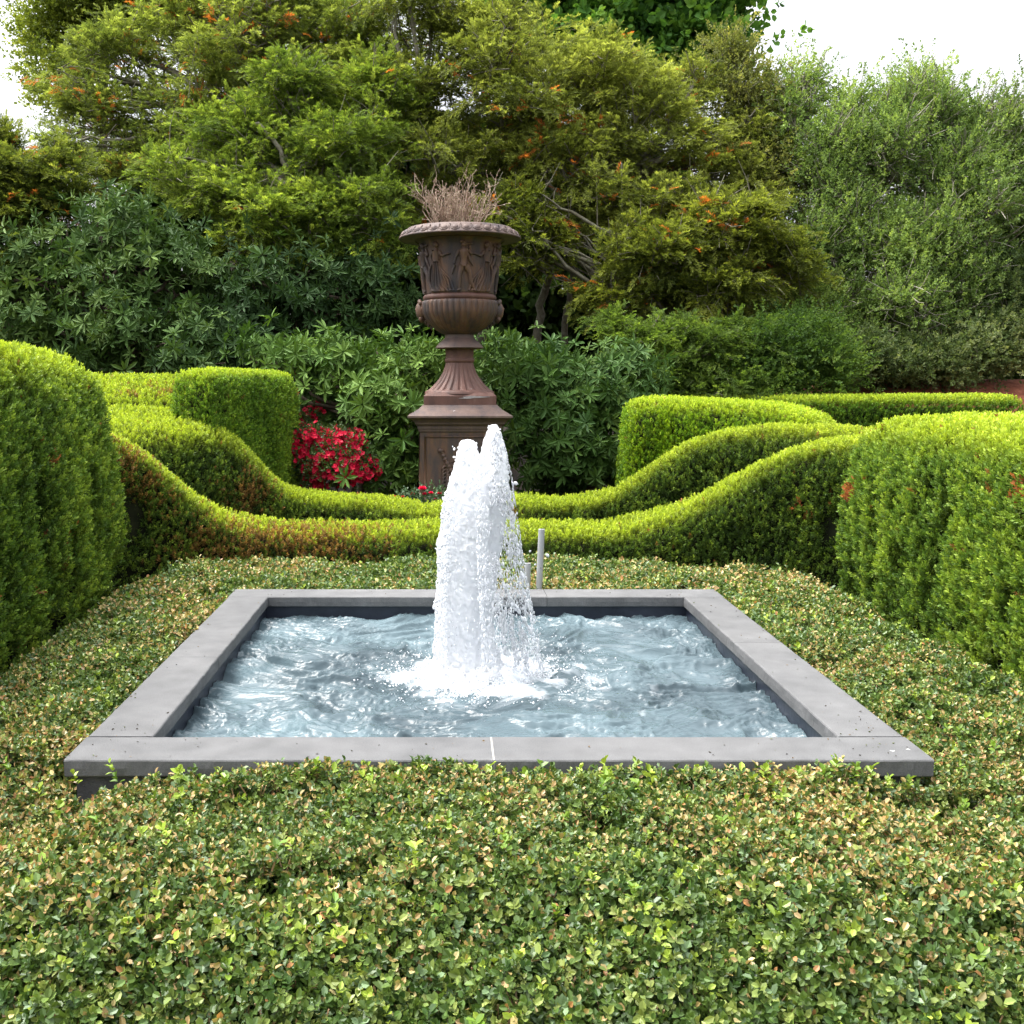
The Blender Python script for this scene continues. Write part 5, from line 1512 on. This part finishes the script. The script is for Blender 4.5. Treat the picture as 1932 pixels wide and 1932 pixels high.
# low shrubs right of centre
tree("low_shrub", "low spreading fresh green yew shrub above the rhododendron, right of the pedestal", "shrub", gb(1280, 14.0),
     [plobe(1230, 650, 13.8, 90, 40, .6), plobe(1310, 670, 13.7, 100, 50, .6), plobe(1180, 620, 14, 60, 25, .5), plobe(1380, 640, 14, 90, 40, .6), plobe(1240, 730, 13.5, 80, 40, .5), plobe(1340, 740, 13.4, 110, 35, .5)], None,
     PR_SPRAY, .8, 260, 30, .24, bough=.6, cols=((.05, .09, .018), (.12, .19, .034), (.28, .38, .07)), trunk_r=.04, yr=True, flat=.4, stems=3, twigs=.3)
tree("low_shrub", "rounded dense box shrub with dark centre, behind the hedge right of the urn", "shrub", gb(1460, 14.2),
     [plobe(1440, 690, 14.0, 90, 55, .6), plobe(1520, 700, 14.0, 80, 50, .6), plobe(1400, 730, 13.7, 80, 30, .5), plobe(1480, 640, 14.3, 80, 35, .5)], None,
     PR_SMALL, 1.0, 200, 40, .22, ((.04, .085, .02), (.085, .155, .03), (.18, .27, .05)), trunk_r=.04, stems=4, twigs=.3, flat=.8)
tree("low_shrub", "pale variegated shrub at the far right, beside the red mulch", "shrub", gb(1800, 15.2),
     [plobe(1660, 700, 15.2, 80, 45, .6), plobe(1760, 690, 15.2, 90, 50, .6), plobe(1850, 660, 15.4, 80, 60, .6), plobe(1900, 600, 15.8, 70, 70, .7), plobe(1600, 690, 15.0, 50, 40, .4)], None,
     PR_SMALL, 1.15, 240, 34, .26, ((.05, .085, .03), (.12, .17, .06), (.30, .34, .16)), trunk_r=.04, stems=5, twigs=.5, flat=.7, bare=1)
# right hand thicket: fine leafed shrubs on grey fanning stems
TG = "tall small-leafed shrubs at the right against the sky"
TC = ((.09, .15, .045), (.21, .31, .09), (.42, .54, .15))
def fan(px, Y, tips, py0=740):
    return [(tp([(px, py0, Y), (px * .75 + a * .25, (py0 * .6 + b_ * .4), Y - .1), (px * .35 + a * .65, py0 * .28 + b_ * .72, Y - .15), (a, b_ + 40, Y)]), .026) for a, b_ in tips]
tree("tall_shrub", "tall airy shrub with a spiky top, leftmost of the shrubs right of the yews", "shrub", gb(1560, 16.6),
     [plobe(1560, 370, 16.6, 80, 100, .8), plobe(1590, 250, 16.9, 55, 60, .6), plobe(1500, 240, 17, 45, 60, .5), plobe(1640, 330, 16.7, 80, 90, .8), plobe(1530, 520, 16.2, 90, 90, .8), plobe(1620, 470, 16.2, 90, 90, .8), plobe(1590, 610, 15.9, 100, 70, .7), plobe(1690, 240, 17, 50, 70, .6), plobe(1510, 170, 17, 20, 25, .3)], TG,
     PR_SMALL, 1.12, 500, 22, .22, TC, trunk_r=.05, stems=1, twigs=1.0, bare=5, limb_r=.034, flat=1.35, barkm=M_twiggy, up=.7, trunk_pts=fan(1540, 16.6, [(1500, 170), (1560, 280), (1600, 200), (1650, 300), (1700, 210), (1620, 450)]))
tree("tall_shrub", "tall shrub in the middle of the right-hand thicket, its stems fanning to the right", "shrub", gb(1700, 16.4),
     [plobe(1760, 360, 16.6, 80, 90, .8), plobe(1740, 260, 16.9, 60, 70, .6), plobe(1800, 440, 16.2, 90, 90, .8), plobe(1720, 490, 16.0, 90, 80, .8), plobe(1690, 600, 15.7, 90, 70, .7), plobe(1790, 580, 15.8, 90, 80, .7), plobe(1790, 260, 17, 60, 60, .6), plobe(1740, 190, 17.2, 18, 40, .3)], TG,
     PR_SMALL, 1.12, 440, 22, .22, TC, trunk_r=.05, twigs=1.0, bare=5, limb_r=.034, flat=1.35, barkm=M_twiggy, up=.7, trunk_pts=fan(1640, 16.4, [(1745, 180), (1790, 260), (1830, 380), (1800, 480), (1860, 520), (1740, 420)]))
tree("tall_shrub", "tall shrub at the right edge of the picture, top sloping down", "shrub", gb(1860, 16.8),
     [plobe(1860, 340, 16.9, 70, 80, .7), plobe(1900, 420, 16.6, 80, 90, .8), plobe(1960, 340, 17, 80, 90, .8), plobe(1900, 540, 16.3, 90, 80, .8), plobe(1980, 480, 16.4, 80, 100, .8), plobe(1900, 250, 17.2, 35, 40, .4), plobe(1860, 620, 16.0, 90, 60, .7)], TG,
     PR_SMALL, 1.12, 400, 22, .22, ((.07, .115, .038), (.16, .235, .068), (.33, .42, .12)), trunk_r=.05, twigs=1.0, bare=5, limb_r=.034, flat=1.35, barkm=M_twiggy, up=.7, trunk_pts=fan(1760, 16.8, [(1860, 260), (1905, 210), (1920, 360), (1960, 300), (1960, 430), (1930, 540)]))
# yellowish twiggy tree between yews and thicket
tree("slender_tree", "slender yellow-leafed tree standing between the big yew and the right-hand thicket", "tree", gb(1430, 17.2),
     [plobe(1390, 200, 17.4, 45, 80, .5), plobe(1440, 260, 17.3, 50, 80, .5), plobe(1410, 340, 17.1, 60, 70, .6), plobe(1470, 360, 17.0, 45, 90, .5), plobe(1375, 120, 17.6, 30, 40, .4)], None,
     PR_LEAFY, .95, 180, 22, .28, ((.10, .13, .04), (.22, .24, .07), (.42, .40, .13)), trunk_r=.05, twigs=.9, bare=3, limb_r=.024, stems=3, flat=.9)
# maple and pale tree further back
tree("maple_tree", "deep green broad-leafed maple standing behind the yews, above the urn", "tree", gb(1150, 25),
     [plobe(1050, 20, 25, 110, 80, 1.6), plobe(1180, 10, 25, 120, 90, 1.6), plobe(1290, 30, 25, 90, 80, 1.4), plobe(1120, 100, 24.5, 100, 50, 1.2), plobe(1300, 110, 24.5, 80, 50, 1.2), plobe(1200, 160, 24.5, 120, 60, 1.2), plobe(1150, -120, 25, 200, 100, 2.2)], None,
     PR_MAPLE, 1.25, 330, 26, .62, ((.05, .13, .03), (.11, .25, .045), (.24, .42, .07)), trunk_r=.2, twigs=.4, limb_r=.07, flat=.5, orient=.4)
tree("pale_tree", "pale yellow-green deciduous tree at the top left against the sky", "tree", gb(200, 23),
     [plobe(130, 70, 23, 60, 80, 1.2), plobe(190, 10, 23, 100, 90, 1.4), plobe(290, 50, 23.4, 110, 100, 1.4), plobe(145, 175, 22.6, 50, 60, 1.0), plobe(420, 40, 23.6, 110, 90, 1.4), plobe(180, -90, 23, 110, 80, 1.6), plobe(85, 90, 23, 25, 40, .6)], None,
     PR_LEAFY, 1.5, 300, 28, .5, ((.10, .14, .025), (.22, .28, .04), (.42, .46, .09)), trunk_r=.16, twigs=.5, limb_r=.06, flat=.8, orient=.4)
# the wood far beyond, one mass
pts_, dirs_ = [], []
n = 22000
x_ = rng.uniform(-16, 22, n); top_ = 3.6 + 3.2 * np.exp(-((x_ + .4) / 7.0) ** 6) + .7 * fbm(np.stack([x_ * .35, x_ * 0, x_ * 0], -1), 9, 3)
z_ = .2 + (top_ - .2) * R(n) ** .8; y_ = 24 + rng.normal(0, .5, n) + .5 * fbm(np.stack([x_, z_, x_ * 0], -1), 19, 3)
pos = np.stack([x_, y_, z_], -1)
t = np.clip(.5 + .5 * fbm(pos * 1.2, 29, 2) + rng.normal(0, .2, n), 0, 1)
V, Q, Cc = scatter(PR_MAPLE, pos, norm(np.array((0, -.8, .6)) + rng.normal(size=pos.shape) * .5), rng.uniform(1.3, 2.2, n), mixc((.02, .045, .014), (.07, .13, .03), t))
o = newmesh("distant_wood", V, Q, M_tree, None, Cc)
tag(o, "shaded mass of undergrowth filling the gaps far behind the trees", "undergrowth", None, 'stuff')

# bits of leaf and seed husk fallen on the coping
pos, cl_ = [], []
while len(pos) < 190:
    x_, y_ = rng.uniform(BX0, BX1), rng.uniform(BY0, BY1)
    if (ix0 - .015 < x_ < ix1 + .015) and (iy0 - .015 < y_ < iy1 + .015): continue
    near_c = np.exp(-((x_ - ix1 - .1) ** 2 + (y_ - iy0) ** 2) / .05) + np.exp(-((x_ - ix0) ** 2 + (y_ - iy0) ** 2) / .03)
    if R(1)[0] > .12 + near_c: continue
    pos.append((x_, y_, ZC + .0035)); cl_.append(np.array(((.05, .04, .03), (.20, .13, .06), (.10, .12, .04))[rng.integers(0, 3)]))
pos = np.array(pos)
zd = norm(rng.normal(size=pos.shape) * np.array((1, 1, .12)))
def proto_bit(r):
    V = leaf6((0, 0, 0), (0, 0, 1), rv(r), .012, .006, .3, .2); V[:, 2] -= .005
    return V, np.array([[0, 1, 2, 3], [0, 3, 4, 5]]), np.ones(6)
V, Q, Cc = scatter([proto_bit(pr_) for _ in range(4)], pos, zd, rng.uniform(.3, 1.0, len(pos)), np.array(cl_))
o = newmesh("leaf_litter", V, Q, M_box, None, Cc)
tag(o, "tiny brown leaf bits scattered on the bluestone coping", "leaf litter", None, 'stuff')
# one big dry leaf on the far right corner of the coping
q_ = P(1350, 1104, 6.46); 
lf = leaf6((0, 0, 0), (.6, .5, .35), (0, -.4, 1), .055, .038, .35, .25) + np.array((q_[0] - .01, 6.44, ZC + .006))
o = newmesh("fallen_leaf", lf, np.array([[0, 1, 2, 3], [0, 3, 4, 5]]), M_box, None, np.tile((.42, .30, .16), (6, 1)))
tag(o, "curled tan leaf lying on the far right corner of the coping", "leaf")
